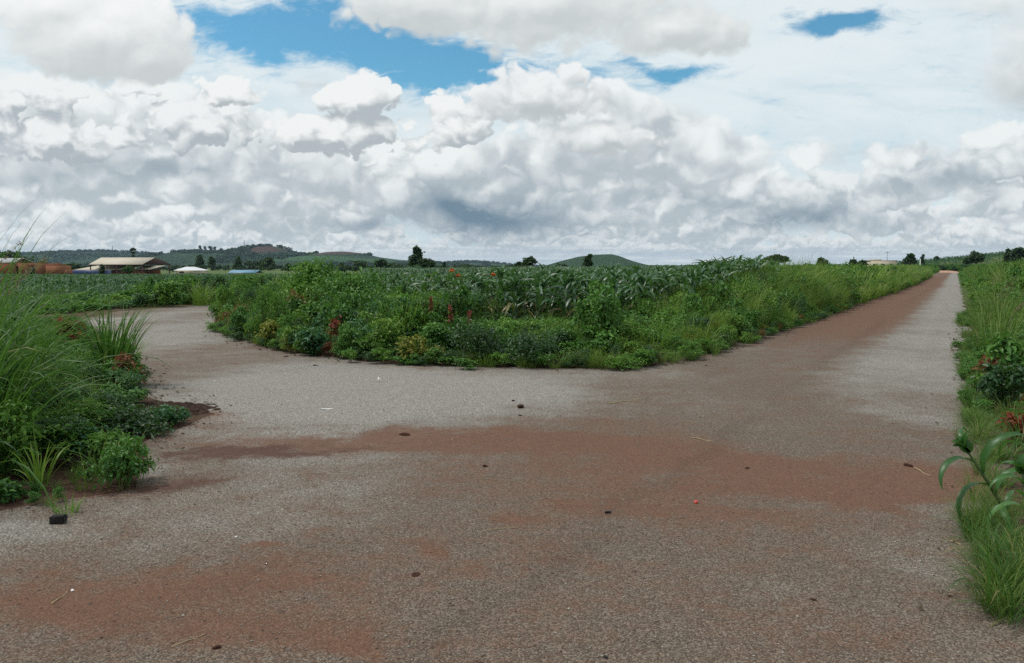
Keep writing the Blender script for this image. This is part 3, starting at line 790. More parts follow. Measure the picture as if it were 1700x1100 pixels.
def build_road():
    b = bank_pts()
    far = 212.0
    out = list(LEFT) + INNER + b + [(right_edge(far) - 5.2, far), (right_edge(far), far), (right_edge(60), 60), (right_edge(20), 20), (right_edge(3.68), 3.68), (-1.5, -3), (-4, -8), (-12, -8)]
    p = np.array(out + out[:1], float)
    res = []
    for a, c in zip(p[:-1], p[1:]):
        L = np.linalg.norm(c - a); n = max(1, int(L / (0.25 if min(a[1], c[1]) < 30 else 1.5)))
        for i in range(n): res.append(a + (c - a) * i / n)
    res = np.array(res)
    res += (np.stack([fbm(res * 1.7, 3), fbm(res * 1.7, 8)], 1) - .47) * .45 + (np.stack([fbm(res * 6, 5), fbm(res * 6, 6)], 1) - .47) * .12
    import bmesh
    bm = bmesh.new()
    vs = [bm.verts.new((q[0], q[1], 0.004)) for q in res]
    es = [bm.edges.new((vs[i], vs[(i + 1) % len(vs)])) for i in range(len(vs))]
    bmesh.ops.triangle_fill(bm, edges=es, use_beauty=False, normal=(0, 0, 1))
    for f in bm.faces:
        if f.normal.z < 0: f.normal_flip()
    me = bpy.data.meshes.new('road'); bm.to_mesh(me); bm.free(); me.materials.append(M['road'])
    tag(link('road', me), kind='structure')
    # the pale heap of earth where the road ends
    mb = MB(); n = 26; g = np.linspace(-1, 1, n); gx, gy = np.meshgrid(g, g)
    r = np.sqrt(gx ** 2 + gy ** 2)
    hz = .55 * np.clip(1 - r ** 2, 0, 1) ** 1.3 * (.6 + .8 * fbm(np.stack([gx, gy], -1) * 3, 21)) - .02
    c = at(1562, 452, 206)
    idx = np.arange(n * n).reshape(n, n)
    mb.add(np.stack([c[0] + gx * 6.0, c[1] + gy * 7.0, hz], -1).reshape(-1, 3), np.stack([idx[:-1, :-1], idx[:-1, 1:], idx[1:, 1:], idx[1:, :-1]], -1).reshape(-1, 4))
    tag(mb.build('earth_mound', M['mound'], smooth=True), 'low pale red heap of earth closing off the far end of the road', 'mound')

HILLS = []
def build_hill(name, prof, D, depth, seed, rough=3.0):
    prof = np.array(prof, float)
    n, k = 260, 36
    u = np.linspace(prof[0, 0], prof[-1, 0], n); yy = np.interp(u, prof[:, 0], prof[:, 1])
    for _ in range(3): yy[1:-1] = (yy[:-2] + 2 * yy[1:-1] + yy[2:]) / 4
    X = (u - 850) / 1284.0 * D
    z = np.array([at(a, b, D)[2] for a, b in zip(u, yy)])
    v = np.linspace(-1, 1, k)
    xx, vv = np.meshgrid(X, v, indexing='ij')
    w = np.clip(1 - np.abs(vv) ** 1.5, 0, 1)
    hh = z[:, None] * w + (fbm(np.stack([xx * .012, vv * depth * .012], -1), seed) - .47) * rough * 4 * np.abs(vv) * w
    pts = np.stack([xx, D + vv * depth, np.where(np.abs(vv) > .999, -3, hh - 1.0)], -1)
    idx = np.arange(n * k).reshape(n, k)
    mb = MB(); mb.add(pts.reshape(-1, 3), np.stack([idx[:-1, :-1], idx[1:, :-1], idx[1:, 1:], idx[:-1, 1:]], -1).reshape(-1, 4))
    o = tag(mb.build(name, M['hill'], smooth=True), kind='structure')
    HILLS.append((pts, seed)); return pts
def build_hills():
    a = build_hill('hill_ridge', [(-260, 428), (-120, 418), (-40, 417), (30, 421), (90, 420), (130, 418), (180, 416.5), (215, 418), (260, 421), (300, 424), (380, 432), (440, 443)], 3000, 700, 1)
    b = build_hill('hills', [(262, 444), (285, 428), (300, 419), (325, 416), (345, 417), (380, 417), (402, 419), (412, 415), (425, 410.5), (440, 407.5), (455, 407.5), (470, 411), (484, 418),
                             (500, 421), (520, 422.5), (535, 420), (550, 417), (575, 416.5), (600, 419), (630, 426), (660, 430), (700, 433), (760, 439), (800, 444)], 2200, 480, 2)
    c = build_hill('far_hill_ridge', [(560, 444), (640, 433), (700, 431.5), (735, 437), (770, 434.5), (790, 434.5), (820, 437), (850, 440), (900, 443.5)], 3100, 500, 3)
    d = build_hill('dome_hill', [(880, 446), (905, 440), (930, 432.5), (960, 425), (985, 421.8), (1013, 420.8), (1022, 423), (1030, 427), (1045, 433.5), (1062, 440.5), (1076, 446)], 1800, 330, 4, 1.2)
    # woods over the slopes, one mass
    r = np.random.default_rng(5); mb = MB()
    for pts, n, seed, sz in ((a, 1500, 31, 9.0), (b, 1500, 32, 6.5), (c, 700, 33, 9.0)):
        f = pts[4:-4, 2:20].reshape(-1, 3)
        k = r.choice(len(f), n * 3)
        p = f[k] + r.normal(size=(n * 3, 3)) * np.array([6, 10, 0])
        keep = fbm(p[:, :2] * .006, seed) > .45
        hx_, hy_ = p[:, 0] / p[:, 1] * 1284 + 850, 442 - (p[:, 2] - CAM_H) / p[:, 1] * 1284
        for (ex, ey, rx, ry) in ((447, 416, 30, 7), (570, 421, 42, 5), (545, 431, 75, 6), (470, 435, 40, 5), (640, 434, 40, 5)): keep &= ((hx_ - ex) / rx) ** 2 + ((hy_ - ey) / ry) ** 2 > 1
        p = p[keep][:n]
        m = 14; N = len(p)
        q = np.repeat(p, m, 0); s = sz * (0.6 + .7 * r.random(N)); S = np.repeat(s, m)
        d_ = r.normal(size=(N * m, 3)); d_ /= np.linalg.norm(d_, axis=1)[:, None]
        q = q + d_ * (S * .45)[:, None] * np.array([1, 1, .8]) + np.array([0, 0, 1.0]) * (S * .35)[:, None]
        mb.add(*leaves(q, d_ + np.array([0, 0, .5]), S * (.45 + .4 * r.random(N * m)), r, .9))
    tag(mb.build('hillside_woods', M['wood']), kind='stuff')
# ---------------------------------------------------------------- maize
def in_view(x, y, m=0.5): return (y > .5) & (np.abs(x) < 0.672 * y + m)
def poly_in(px, py, poly):
    n = len(poly); c = np.zeros(px.shape, bool)
    for i in range(n):
        x1, y1 = poly[i]; x2, y2 = poly[(i + 1) % n]
        if y1 == y2: continue
        t = ((y1 > py) != (y2 > py)) & (px < (x2 - x1) * (py - y1) / (y2 - y1) + x1); c ^= t
    return c
def build_maize():
    r = np.random.default_rng(21)
    field = [(-4.6, 18.8), (-1.5, 15.9), (1.5, 15.2), (4.3, 18.5), (9.0, 26.5), (20, 45.5), (60, 115), (95, 178), (20, 190), (-30, 150), (-6, 60), (4, 44), (0, 33), (-4.5, 26)]
    rows = []
    ca, sa = cos(ROAD_AN), sin(ROAD_AN)
    for i in np.arange(-160, 120, 0.62):
        t = np.arange(-80, 260, 0.26); t = t + r.normal(size=len(t)) * .07
        rows.append(np.stack([t * ca - i * sa + r.normal(size=len(t)) * .05, t * sa + i * ca], 1))
    p = np.concatenate(rows); p = p[in_view(p[:, 0], p[:, 1])]
    a = p[poly_in(p[:, 0], p[:, 1], field)]
    keep = r.random(len(a)) < np.clip(38.0 / a[:, 1], .10, 1)
    a = a[keep & (r.random(len(a)) < .93)]
    ha = 1.30 + .26 * fbm(a * .16, 4) + .10 * r.normal(size=len(a)) + .36 * sstep(a[:, 0] / a[:, 1], .20, .28) * sstep(a[:, 1], 16, 26) - .50 * sstep(a[:, 0] / a[:, 1], .315, .365) - .18 * sstep(a[:, 0] / a[:, 1], .03, -.12)
    lf = [(-60, 33), (-20.5, 31), (-17, 35.5), (-12.5, 38.5), (-6, 42), (-8, 60), (-20, 112), (-85, 112), (-80, 50)]
    b = p[poly_in(p[:, 0], p[:, 1], lf)]
    b = b[r.random(len(b)) < np.clip(34.0 / b[:, 1], .12, .85) * .8]
    hb = .88 + .2 * fbm(b * .12, 9) + .07 * r.normal(size=len(b)) - .42 * sstep(b[:, 1], 45, 108)
    P_ = np.concatenate([a, b]); Hh = np.concatenate([ha, hb]); fld = np.concatenate([np.zeros(len(a)), np.ones(len(b))])
    size = Hh / P_[:, 1]; order = np.argsort(-size)
    one = order[:300]; rest = order[300:]
    protos = []
    for k in range(7):
        rr = np.random.default_rng(100 + k); s_, l_ = corn_arrays(1.5, rr, 10 + k % 3, 6, 3)
        ms = MB().put(s_).mesh('maize_stalk', M['corn_stalk'], True); ml = MB().put(l_).mesh('maize_leaves', M['corn'], True)
        protos.append((ms, ml))
    for n, i in enumerate(one):
        ms, ml = protos[int(r.integers(7))]
        e = empty('maize_plant', (P_[i, 0], P_[i, 1], 0.0), r.random() * 6.28, Hh[i] / 1.5)
        e.rotation_euler = (r.normal() * .05, r.normal() * .05 + .03, r.random() * 6.28)
        link('stalk', ms, e); link('leaves', ml, e)
        tag(e, 'dark green maize plant with glossy arching leaves in the front rows behind the roadside weeds', 'maize plant', 'maize plants in the front rows')
    # the rest of both fields
    lo = [corn_arrays(1.5, np.random.default_rng(200 + k), 8, 4, 2, False)[1] for k in range(6)]
    hi = [corn_arrays(1.5, np.random.default_rng(300 + k), 10, 5, 3, False)[1] for k in range(6)]
    for f, nm in ((0, 'maize_crop'), (1, 'maize_crop')):
        mb = MB()
        for i in rest[fld[rest] == f]:
            src = (hi if P_[i, 1] < 32 else lo)[int(r.integers(6))]
            mb.put(src, rotz(r.random() * 6.28, Hh[i] / 1.5 * (1.35 if P_[i, 1] > 60 else 1), Hh[i] / 1.5), (P_[i, 0], P_[i, 1], float(H(P_[i, 0], P_[i, 1]))))
        tag(mb.build(nm, M['corn_far'] if f else M['corn'], smooth=True), kind='stuff')
    # young crop rows on the rise beyond the end of the road
    mb = MB(); n = 9000
    x = r.uniform(40, 330, n); y = r.uniform(222, 420, n)
    x = np.round(x / 1.5) * 1.5 + r.normal(size=n) * .2
    k = in_view(x, y, 3); x, y = x[k], y[k]
    for X, Y, h, j in zip(x, y, H(x, y), r.integers(6, size=len(x))):
        s = 1.0 + .5 * r.random()
        mb.put(lo[j], rotz(r.random() * 6.28, s * 1.3, s), (X, Y, float(h)))
    tag(mb.build('hillside_crop', M['corn_far']), kind='stuff')

# ---------------------------------------------------------------- weeds and grass
VAR = {}
def variants():
    for k, nm in enumerate(('broad', 'bright', 'dark', 'blue', 'yellow', 'red')):
        leaf = {'broad': .085, 'bright': .075, 'dark': .055, 'blue': .07, 'yellow': .06, 'red': .06}[nm]
        nl = {'dark': 900, 'yellow': 750, 'red': 650}.get(nm, 650)
        VAR[nm] = [weed_arrays(1.0, .52, nl, leaf, np.random.default_rng(400 + 10 * k + j), 9, .58, .55)[1] for j in range(3)]
        VAR[nm + '_far'] = [weed_arrays(1.0, .6, 230, leaf * 2.0, np.random.default_rng(500 + 10 * k + j), 8, .6, .55)[1] for j in range(3)]
    for nm, w in (('grass', .016), ('lime', .012), ('verge', .009), ('dry', .008)):
        VAR[nm] = [grass_arrays(1.0, 110, np.random.default_rng(600 + j), w, .2, 1.5, 6, .5) for j in range(4)] if nm != 'dry' else [grass_arrays(1.0, 22, np.random.default_rng(640 + j), w, .2, 1.3, 6, .6) for j in range(3)]
        VAR[nm + '_far'] = [grass_arrays(1.0, 55, np.random.default_rng(620 + j), w * 2.6, .3, 1.3, 4, .5) for j in range(4)]
MATS = ['broad', 'bright', 'dark', 'blue', 'yellow', 'red', 'grass', 'lime', 'verge', 'dry']
def stuff(name, items, r):
    """items: (x, y, kind, height, spread); one mesh for what nobody could count."""
    mb = MB()
    for (x, y, kind, h, s) in items:
        lst = VAR[kind]
        mb.put(lst[int(r.integers(len(lst)))], rotz(r.random() * 6.28 if kind[:3] not in ('gra', 'lim', 'ver', 'dry') else r.normal() * .5, s, h), (x, y, float(H(x, y))), MATS.index(kind.split('_')[0]))
    return tag(mb.build(name, [M[q] for q in MATS]), kind='stuff')
def along(pts, n):
    return smooth_line(pts, n)
def pick(r, d): 
    k = list(d); w = np.array([d[q] for q in k], float); return k[int(r.choice(len(k), p=w / w.sum()))]

def build_undergrowth():
    r = np.random.default_rng(33)
    # --- the bank between the two tracks
    c = along(bank_pts(), 1600)
    seg = np.concatenate([[0], np.cumsum(np.linalg.norm(np.diff(c, axis=0), axis=1))])
    tot = seg[-1]; items = []
    tang = np.gradient(c, axis=0); tang /= np.linalg.norm(tang, axis=1)[:, None]
    inn = np.stack([-tang[:, 1], tang[:, 0]], 1)
    def sample(s):
        i = int(np.clip(np.searchsorted(seg, s), 0, len(c) - 1)); return c[i], inn[i]
    s = 0.0
    while s < tot:
        (x0, y0), (nx, ny) = sample(s)
        far = y0 > 32
        px_ = 850 + 1284 * x0 / y0
        step = .26 if y0 < 24 else (.36 if not far else .55)
        for o in np.arange(.30, 3.2 if not far else 4.0, .55 if not far else .8):
            o = o + r.normal() * .14
            x, y = x0 + nx * o + r.normal() * .12, y0 + ny * o + r.normal() * .12
            if px_ < 470: mix, hm = {'broad': 4, 'bright': 2, 'red': .5, 'verge': 2, 'blue': 1}, 1.1
            elif px_ < 600: mix, hm = {'broad': 4, 'bright': 3, 'blue': 2, 'dark': 1}, 1.05
            elif px_ < 760: mix, hm = {'broad': 3, 'bright': 2, 'dark': 2, 'yellow': .4, 'lime': .7, 'blue': 1}, .62
            elif px_ < 950: mix, hm = {'dark': 4, 'broad': 3, 'blue': 1, 'lime': 1.2}, .54
            elif px_ < 1060: mix, hm = {'dark': 2, 'broad': 3, 'bright': 1, 'lime': 1.5}, .58
            elif px_ < 1200: mix, hm = {'lime': 3, 'broad': 3, 'bright': 3, 'yellow': .3, 'verge': 1}, .64
            elif px_ < 1330: mix, hm = {'lime': 4, 'broad': 3, 'bright': 3, 'dark': 1, 'verge': 1}, .80 + .62 * (px_ - 1200) / 130
            else: mix, hm = {'lime': 4, 'bright': 4, 'broad': 3, 'verge': 2, 'dark': .6}, 1.58
            prof = .38 + .62 * min(1, o / 1.5)
            h = hm * prof * (.72 + .5 * r.random()) * (.8 + .5 * float(fbm(np.array([[x * .5, y * .5]]), 61)[0]))
            k = pick(r, mix)
            sp = (.62 + .35 * r.random()) * (1.0 if h > .5 else .8)
            if o < .5: sp *= .7
            if k in ('lime', 'verge', 'grass'): h *= (1.12 if px_ > 1260 else .95); sp = max(h * .85, .5)
            if r.random() < .10: items.append((x, y, 'dry' + ('_far' if far else ''), h * .9, .6))
            if r.random() < .5 and not far: items.append((x, y, pick(r, {'verge': 2, 'lime': 1, 'grass': 1}), min(h * 1.05, hm), max(.45, h * .7)))
            h = min(h, hm * .98)
            if far: k += '_far'; sp *= 1.15
            items.append((x, y, k, h, sp))
        s += step * (.8 + .4 * r.random())
    # low fringe along the gravel
    s = 0.0
    while s < 34:
        (x0, y0), (nx, ny) = sample(s)
        o = r.normal() * .14 - .5 * max(0, float(fbm(np.array([[s * .7, 2.0]]), 91)[0]) - .48)
        k = pick(r, {'dark': 3, 'broad': 3, 'bright': 2, 'verge': 2, 'yellow': .5, 'red': .3})
        items.append((x0 + nx * o, y0 + ny * o, k, .16 + .16 * r.random(), .28 + .2 * r.random()))
        s += .16
    # scattered between the maize of the front rows
    for _ in range(170):
        x, y = r.uniform(-5, 12), r.uniform(16.5, 30)
        if poly_in(np.array([x]), np.array([y]), [(-4.5, 18), (1.5, 15), (4.5, 18), (10, 27), (14, 34), (-4, 30)])[0]:
            items.append((x, y, pick(r, {'broad': 3, 'bright': 2, 'lime': 1, 'dark': 2}), .42 + .3 * r.random(), .55))
    stuff('roadside_weeds', items, r)
    # --- beyond the left track
    items = []
    c2 = along([(-30, 17.5), (-22, 20.5), (-18, 23.0), (-15.5, 25.8), (-15.0, 28.8), (-14.2, 31.5), (-11.8, 34.6), (-7, 37.2), (-1, 40.5), (8, 45.5)], 500)
    t2 = np.gradient(c2, axis=0); t2 /= np.linalg.norm(t2, axis=1)[:, None]; n2 = np.stack([-t2[:, 1], t2[:, 0]], 1)
    for i in range(0, 500, 4):
        for o in np.arange(.2, 3.4, .6):
            x, y = c2[i] + n2[i] * (o + r.normal() * .15) + r.normal(size=2) * .15
            px_ = 850 + 1284 * x / y
            hm = 1.05 if px_ > 225 else .50
            k = pick(r, {'broad': 3, 'bright': 2.5, 'dark': 2, 'lime': 1.5, 'blue': 1, 'verge': .6})
            h = hm * (.40 + .6 * min(1, o / 1.4)) * (.65 + .55 * r.random())
            items.append((x, y, k + '_far', h, (.6 + .4 * r.random()) if k not in ('lime', 'verge') else h * .8))
    # the far side of the bank along the hidden stretch of the track
    for _ in range(150):
        x, y = r.uniform(-9.5, -4.5), r.uniform(19, 31)
        if poly_in(np.array([x]), np.array([y]), [(-8.0, 20.6), (-5.4, 18.0), (-4, 20), (-4, 31), (-8.3, 27.5), (-9, 24)])[0]:
            items.append((x, y, pick(r, {'broad': 3, 'bright': 2, 'verge': 1.5, 'dark': 1}), .7 + .45 * r.random(), .65))
    stuff('trackside_weeds', items, r)
    # --- right verge
    items = []
    y = 3.2
    while y < 205:
        base = right_edge(y)
        wid = 3.4 if y < 60 else 7.0
        st = .34 if y < 25 else (.6 if y < 60 else 1.1)
        for o in np.arange(.22, wid, .45 if y < 25 else (.7 if y < 60 else 1.1)):
            if y < 6.0 and (o < (.75 if y < 4.2 else .5) or 4.0 < y < 4.55): continue
            o2 = o + r.normal() * .12; yy = y + r.normal() * .2
            x = right_edge(yy) + o2 * 1.15 + (.55 if yy > 24 else .15)
            if abs(x) > .68 * yy + 1.0: continue
            edge = .30 + .70 * min(1, o / 1.6)
            if y < 6.5: k = pick(r, {'grass': 3, 'verge': 2, 'lime': .5}); h = .22 + .18 * r.random()
            elif y < 10: k = pick(r, {'verge': 3, 'broad': 1.5, 'bright': 1, 'grass': 2, 'lime': 1}); h = .90 * (.6 + .5 * r.random())
            elif y < 30: k = pick(r, {'verge': 5, 'lime': 2, 'bright': 1.3, 'broad': 1.3, 'dark': .5}); h = .98 * (.65 + .5 * r.random())
            else: k = pick(r, {'verge': 5, 'lime': 1.5, 'bright': 2, 'broad': 2}); h = 1.2 * (.7 + .5 * r.random()) * (1 + .45 * min(1, max(0, o - 1) / 2))
            h *= edge
            sp = (.55 + .3 * r.random()) if k not in ('grass', 'lime', 'verge') else max(.45, h * .8)
            if y > 26: k += '_far'; sp *= 1.2
            items.append((x, yy, k, h, sp))
        y += st
    y = 3.4
    while y < 26:                                      # low tongues of grass on the gravel
        if fbm(np.array([[y * .9, 3.0]]), 71)[0] > .42:
            for _ in range(3): items.append((right_edge(y) + .05 - .25 * r.random(), y + r.normal() * .1, pick(r, {'verge': 3, 'grass': 1, 'broad': 1 if y > 8 else 0}), .12 + .14 * r.random(), .22 + .14 * r.random()))
        y += .22
    stuff('verge_grass', items, r)
    # bushes filling the rise to the right of the road and at its end
    items = []
    for _ in range(900):
        y = r.uniform(60, 240); o = r.uniform(4, 60)
        x = right_edge(y) + o
        if x > .68 * y + 2: continue
        items.append((x, y, pick(r, {'bright': 3, 'broad': 3, 'lime': 2, 'verge': 1}) + '_far', 1.3 * (.7 + .6 * r.random()), 1.2 + .6 * r.random()))
    for _ in range(420):
        y = r.uniform(213, 226); x = r.uniform(104, 150)
        items.append((x, y, pick(r, {'dark': 3, 'broad': 3, 'bright': 1}) + '_far', 1.6 * (.7 + .7 * r.random()), 1.5 + .7 * r.random()))
    for _ in range(500):                               # left of the far road
        y = r.uniform(110, 212); x = right_edge(y) - 5.6 - abs(r.normal()) * 4
        items.append((x, y, pick(r, {'bright': 3, 'broad': 3, 'lime': 2}) + '_far', 1.35 * (.6 + .6 * r.random()), 1.2 + .6 * r.random()))
    stuff('hedgerow_weeds', items, r)
    # --- small weeds among the tall grass on the near left
    items = []
    for _ in range(420):
        x, y = r.uniform(-8.5, -2.9), r.uniform(4.9, 13)
        if not poly_in(np.array([x]), np.array([y]), [(-8, 5.0), (-3.95, 5.3), (-3.3, 5.75), (-3.65, 7.2), (-4.05, 8.0), (-4.8, 9.7), (-5.6, 11.2), (-7.0, 12.4), (-12, 15)])[0]: continue
        items.append((x, y, pick(r, {'broad': 3, 'bright': 2, 'dark': 3, 'blue': 1, 'lime': 1}), (.20 + .24 * r.random()) * (1.0 + 1.8 * min(1, max(0, (-.585 * y - .1 - x) / .8))), .42 + .25 * r.random()))
    for t in np.linspace(0, 1, 46):
        x = -5.9 - 5.6 * t; y = 11.6 + 8.6 * t
        for o in (0.0, .6, 1.3): items.append((x - o + r.normal() * .15, y + r.normal() * .2, pick(r, {'broad': 3, 'bright': 2, 'red': .7, 'lime': 2, 'dark': 1}), (.14 + .2 * r.random()) * (1 + .3 * o), .40))
    for _ in range(60):
        x, y = r.uniform(-4.6, -3.0), r.uniform(4.7, 6.2); items.append((x, y, pick(r, {'broad': 2, 'verge': 2}), .07 + .06 * r.random(), .10 + .06 * r.random()))
    stuff('low_weeds', items, r)

def weed(loc, kind, h, w, nl, leaf, label, cat='weed', seed=0, nlump=8, upright=.55, ratio=.58, group=None, name='weed', curl=.3):
    e = empty(name, loc); r = np.random.default_rng(seed + 1000)
    s_, f_ = weed_arrays(h, w, nl, leaf, r, nlump, ratio, upright, curl)
    MB().put(s_).build('stems', M['stem'], e); MB().put(f_).build('foliage', M[kind], e)
    return tag(e, label, cat, group)
def grass(loc, kind, h, n, label, seed=0, width=.012, spread=.15, bend=1.5, lean=.4, wind=.25, group=None, seeds=0, name='grass_clump', across=2, K=7):
    e = empty(name, loc); r = np.random.default_rng(seed + 2000)
    MB().put(grass_arrays(h, n, r, width, spread, bend, K, lean, wind, across)).build('blades', M[kind], e)
    for _ in range(seeds):
        a = MB(); az = r.normal() * .5; L = h * (1.20 + .22 * r.random()); th = .12 + .2 * r.random()
        pts = []; q = np.array([r.normal() * .05, r.normal() * .05, 0.0]); ds = L / 12
        for i in range(13):
            pts.append(q.copy()); t = th + .9 * (i / 12) ** 3
            q = q + ds * np.array([sin(t) * cos(az), sin(t) * sin(az), cos(t)])
        tube(a, pts, np.linspace(.004, .0015, 13), 4)
        tip = np.array(pts[9:]); m = 60
        f = r.random(m); pp = np.stack([np.interp(f * 3, np.arange(4), tip[:, i]) for i in range(3)], 1)
        v, qd = leaves(pp, r.normal(size=(m, 3)), .020 + .016 * r.random(m), r, .22)
        a.add(v, qd, m=1)
        a.build('seed_head', [M['stem'], M['seed']], e)
    return tag(e, label, 'grass clump', group)

def build_edge_litter():
    r = np.random.default_rng(51)
    c = along(bank_pts(), 900)[:560]; t = np.gradient(c, axis=0); t /= np.linalg.norm(t, axis=1)[:, None]; nn = np.stack([t[:, 1], -t[:, 0]], 1)
    i = r.integers(0, len(c), 1500); p1 = c[i] + nn[i] * (np.abs(r.normal(size=1500)) * .28 - .15)[:, None]
    y = r.uniform(3.4, 24, 500); p2 = np.stack([right_edge(y) - np.abs(r.normal(size=500)) * .25 + .1, y], 1)
    L = along([(-5.2, 4.2), (-3.5, 4.75), (-2.75, 5.5), (-3.3, 7.2), (-3.4, 8.3), (-4.6, 9.6), (-5.6, 11.5), (-8, 15), (-11, 19.6)], 300)
    p3 = L[r.integers(0, 300, 800)] + r.normal(size=(800, 2)) * .22
    p = np.concatenate([p1, p2, p3]); n = len(p); s = (.022 + .035 * r.random(n)) * np.clip(p[:, 1] / 9, .6, 1.6)
    mb = MB(); mb.add(*leaves(np.concatenate([p, np.full((n, 1), .016)], 1), r.normal(size=(n, 3)) * .3 + np.array([0, 0, 1.0]), s, r, .5, .2))
    tag(mb.build('leaf_litter', M['litter']), kind='stuff')
def build_plants():
    g = lambda x, y: P(x, y)
    TH = 'tall arching grass clump of the dense thicket at the left edge, behind the black brick'
    for k, (x, y, h, n) in enumerate([(-4.1, 5.65, 1.05, 70), (-4.5, 6.0, 1.35, 85), (-5.1, 6.5, 1.45, 85), (-4.75, 6.9, 1.32, 80), (-5.4, 7.5, 1.4, 85), (-6.1, 8.1, 1.4, 85),
                                      (-6.0, 8.9, 1.2, 75), (-7.0, 9.4, 1.3, 75), (-7.2, 10.5, 1.15, 65), (-5.5, 8.0, 1.0, 65), (-8.0, 11.2, 1.1, 60), (-4.35, 6.5, .9, 65)]):
        grass((x, y, 0), 'grass', h * 1.1, int(n * 1.6), TH, k, .021, .34, 1.9, .8, .14, 'tall grass clumps of the left thicket', 0, across=3)
    grass((-4.75, 6.5, 0), 'grass', 1.42, 40, 'tall seeding grass rising above the left thicket with its feathery heads against the sky', 31, .013, .15, 1.7, .5, .5, None, 7)
    grass((-4.35, 6.2, 0), 'lime', .85, 60, 'lighter yellow-green arching grass at the front of the left thicket', 32, .014, .25, 1.9, .8, .3)
    grass(P(190, 640), 'grass', 1.12, 100, 'upright broad-bladed grass clump standing at the gravel corner of the left track', 33, .028, .17, 1.1, .15, .35, None, 0, across=3)
    grass(P(216, 618), 'lime', .75, 36, 'thin wispy grass drooping beside the upright broad-bladed clump', 34, .009, .12, 1.7, .7, .6)
    # weeds of the near left corner
    grass(P(190, 806), 'verge', .34, 40, 'few thin grass blades growing through the small weed at the gravel edge', 37, .007, .2, 1.4, .6, .3)
    weed(P(205, 808), 'broad', .33, .32, 900, .036, 'small leafy green weed at the gravel edge nearest the black brick', seed=1)
    weed(P(172, 780), 'bright', .30, .28, 420, .05, 'light green ferny weed just behind the small weed at the gravel edge', seed=2, ratio=.4)
    weed(P(228, 722), 'dark', .26, .42, 800, .05, 'low spreading dark green weed mat beside the red earth heap', seed=3, nlump=12, name='weed_mat')
    weed(P(275, 706), 'blue', .22, .26, 420, .045, 'outer end of the low dark weed mat, reaching onto the gravel', seed=4, nlump=8, name='weed_mat')
    weed(P(212, 652), 'red', .48, .18, 120, .09, 'red-leaved young shrub beside the upright grass clump', 'shrub', 5, 6, .6, .4, name='shrub')
    weed(P(120, 588), 'red', .62, .28, 220, .10, 'brown-leaved plant at the far edge of the left thicket, before the track', 'shrub', 6, 7, name='shrub')
    grass(P(112, 852), 'bright', .10, 60, 'tiny bright grass tuft right behind the black brick', 35, .006, .08, 1.2, .6, .1)
    weed(P(8, 834), 'broad', .16, .12, 90, .045, 'tiny green seedling weed at the left edge of the photo, on red soil', seed=7)
    grass(P(65, 812), 'lime', .36, 26, 'short light green blades sprouting from the foot of the left thicket', 36, .016, .05, 1.2, .5, .1)
    # the bank between the tracks, from its left tip onwards
    weed(P(386, 551), 'red', .62, .55, 620, .075, 'low rusty brown weed at the left tip of the green bank', seed=10, nlump=10)
    weed(P(440, 570), 'bright', 1.25, .5, 900, .06, 'feathery pale green bush at the left tip of the bank, behind the rusty weed', 'bush', 11, 10, .5, .3, name='bush')
    b = P(500, 570); weed((b[0] - .1, b[1] + 1.5, 0), 'bright', 1.68, 1.0, 2600, .085, 'tallest bright green bush of the bank, a broad leafy mound reaching the skyline', 'bush', 12, 16, name='bush')
    b = P(560, 575); weed((b[0], b[1] + 1.2, 0), 'broad', 1.45, .9, 1900, .08, 'leafy mid-green bush leaning against the tallest bush of the bank', 'bush', 13, 13, name='bush')
    weed(P(462, 577), 'yellow', .52, .42, 500, .07, 'yellow-green low bush at the gravel edge below the tallest bush', 'bush', 14, 9, name='bush')
    weed(P(520, 590), 'blue', .50, .42, 520, .075, 'bluish green low bush on the gravel edge, next to the yellow-green one', 'bush', 15, 9, name='bush')
    b = P(556, 588); weed((b[0], b[1] + .5, 0), 'rust', .62, .3, 260, .08, 'reddish brown weed showing between low green bushes near the tallest bush', seed=16)
    b = P(625, 600); weed((b[0], b[1] + .3, 0), 'bright', .72, .55, 800, .06, 'fresh lime green rounded bush on the curve of the gravel edge', 'bush', 17, 10, name='bush')
    weed(P(690, 603), 'yellow', .45, .38, 420, .06, 'low weed with yellow-tinged leaves on the curve of the gravel edge', seed=18)
    b = P(790, 608); weed((b[0], b[1] + .35, 0), 'dark', .72, .65, 1300, .05, 'dark small-leaved bush bulging over the gravel edge at the middle of the bank', 'bush', 19, 12, name='bush')
    b = P(875, 610); weed((b[0], b[1] + .25, 0), 'dark', .55, .55, 1000, .05, 'low dark small-leaved bush right of the bulging dark one', 'bush', 20, 11, name='bush')
    for k, (x, y, h) in enumerate([(905, 575, .55), (950, 580, .6), (925, 560, .68)]):
        b = P(x, 606); grass((b[0], b[1] + 1.0 + .35 * k, 0), 'lime', h, 130, ['short lime grass clump between the dark bushes and the tall dark shrub', 'lime grass clump touching the tall dark shrub on its left', 'taller lime grass clump at the foot of the maize, left of the tall dark shrub'][k], 40 + k, .013, .28, 1.4, .6, .35)
    b = P(1010, 605); weed((b[0], b[1] + 1.0, 0), 'broad', 1.28, .6, 1300, .075, 'tall dark shrub with bright green tips standing in front of the maize', 'shrub', 21, 12, name='shrub')
    b = P(985, 607); grass((b[0], b[1] + .1, 0), 'lime', .42, 60, 'small yellow-green grass tuft at the gravel edge below the tall shrub', 44, .010, .10, 1.2, .5, .1)
    weed(P(1035, 613), 'bright', .22, .38, 520, .04, 'bright green creeping weed mat at the corner of the bank beside the road', seed=22, nlump=10, name='weed_mat')
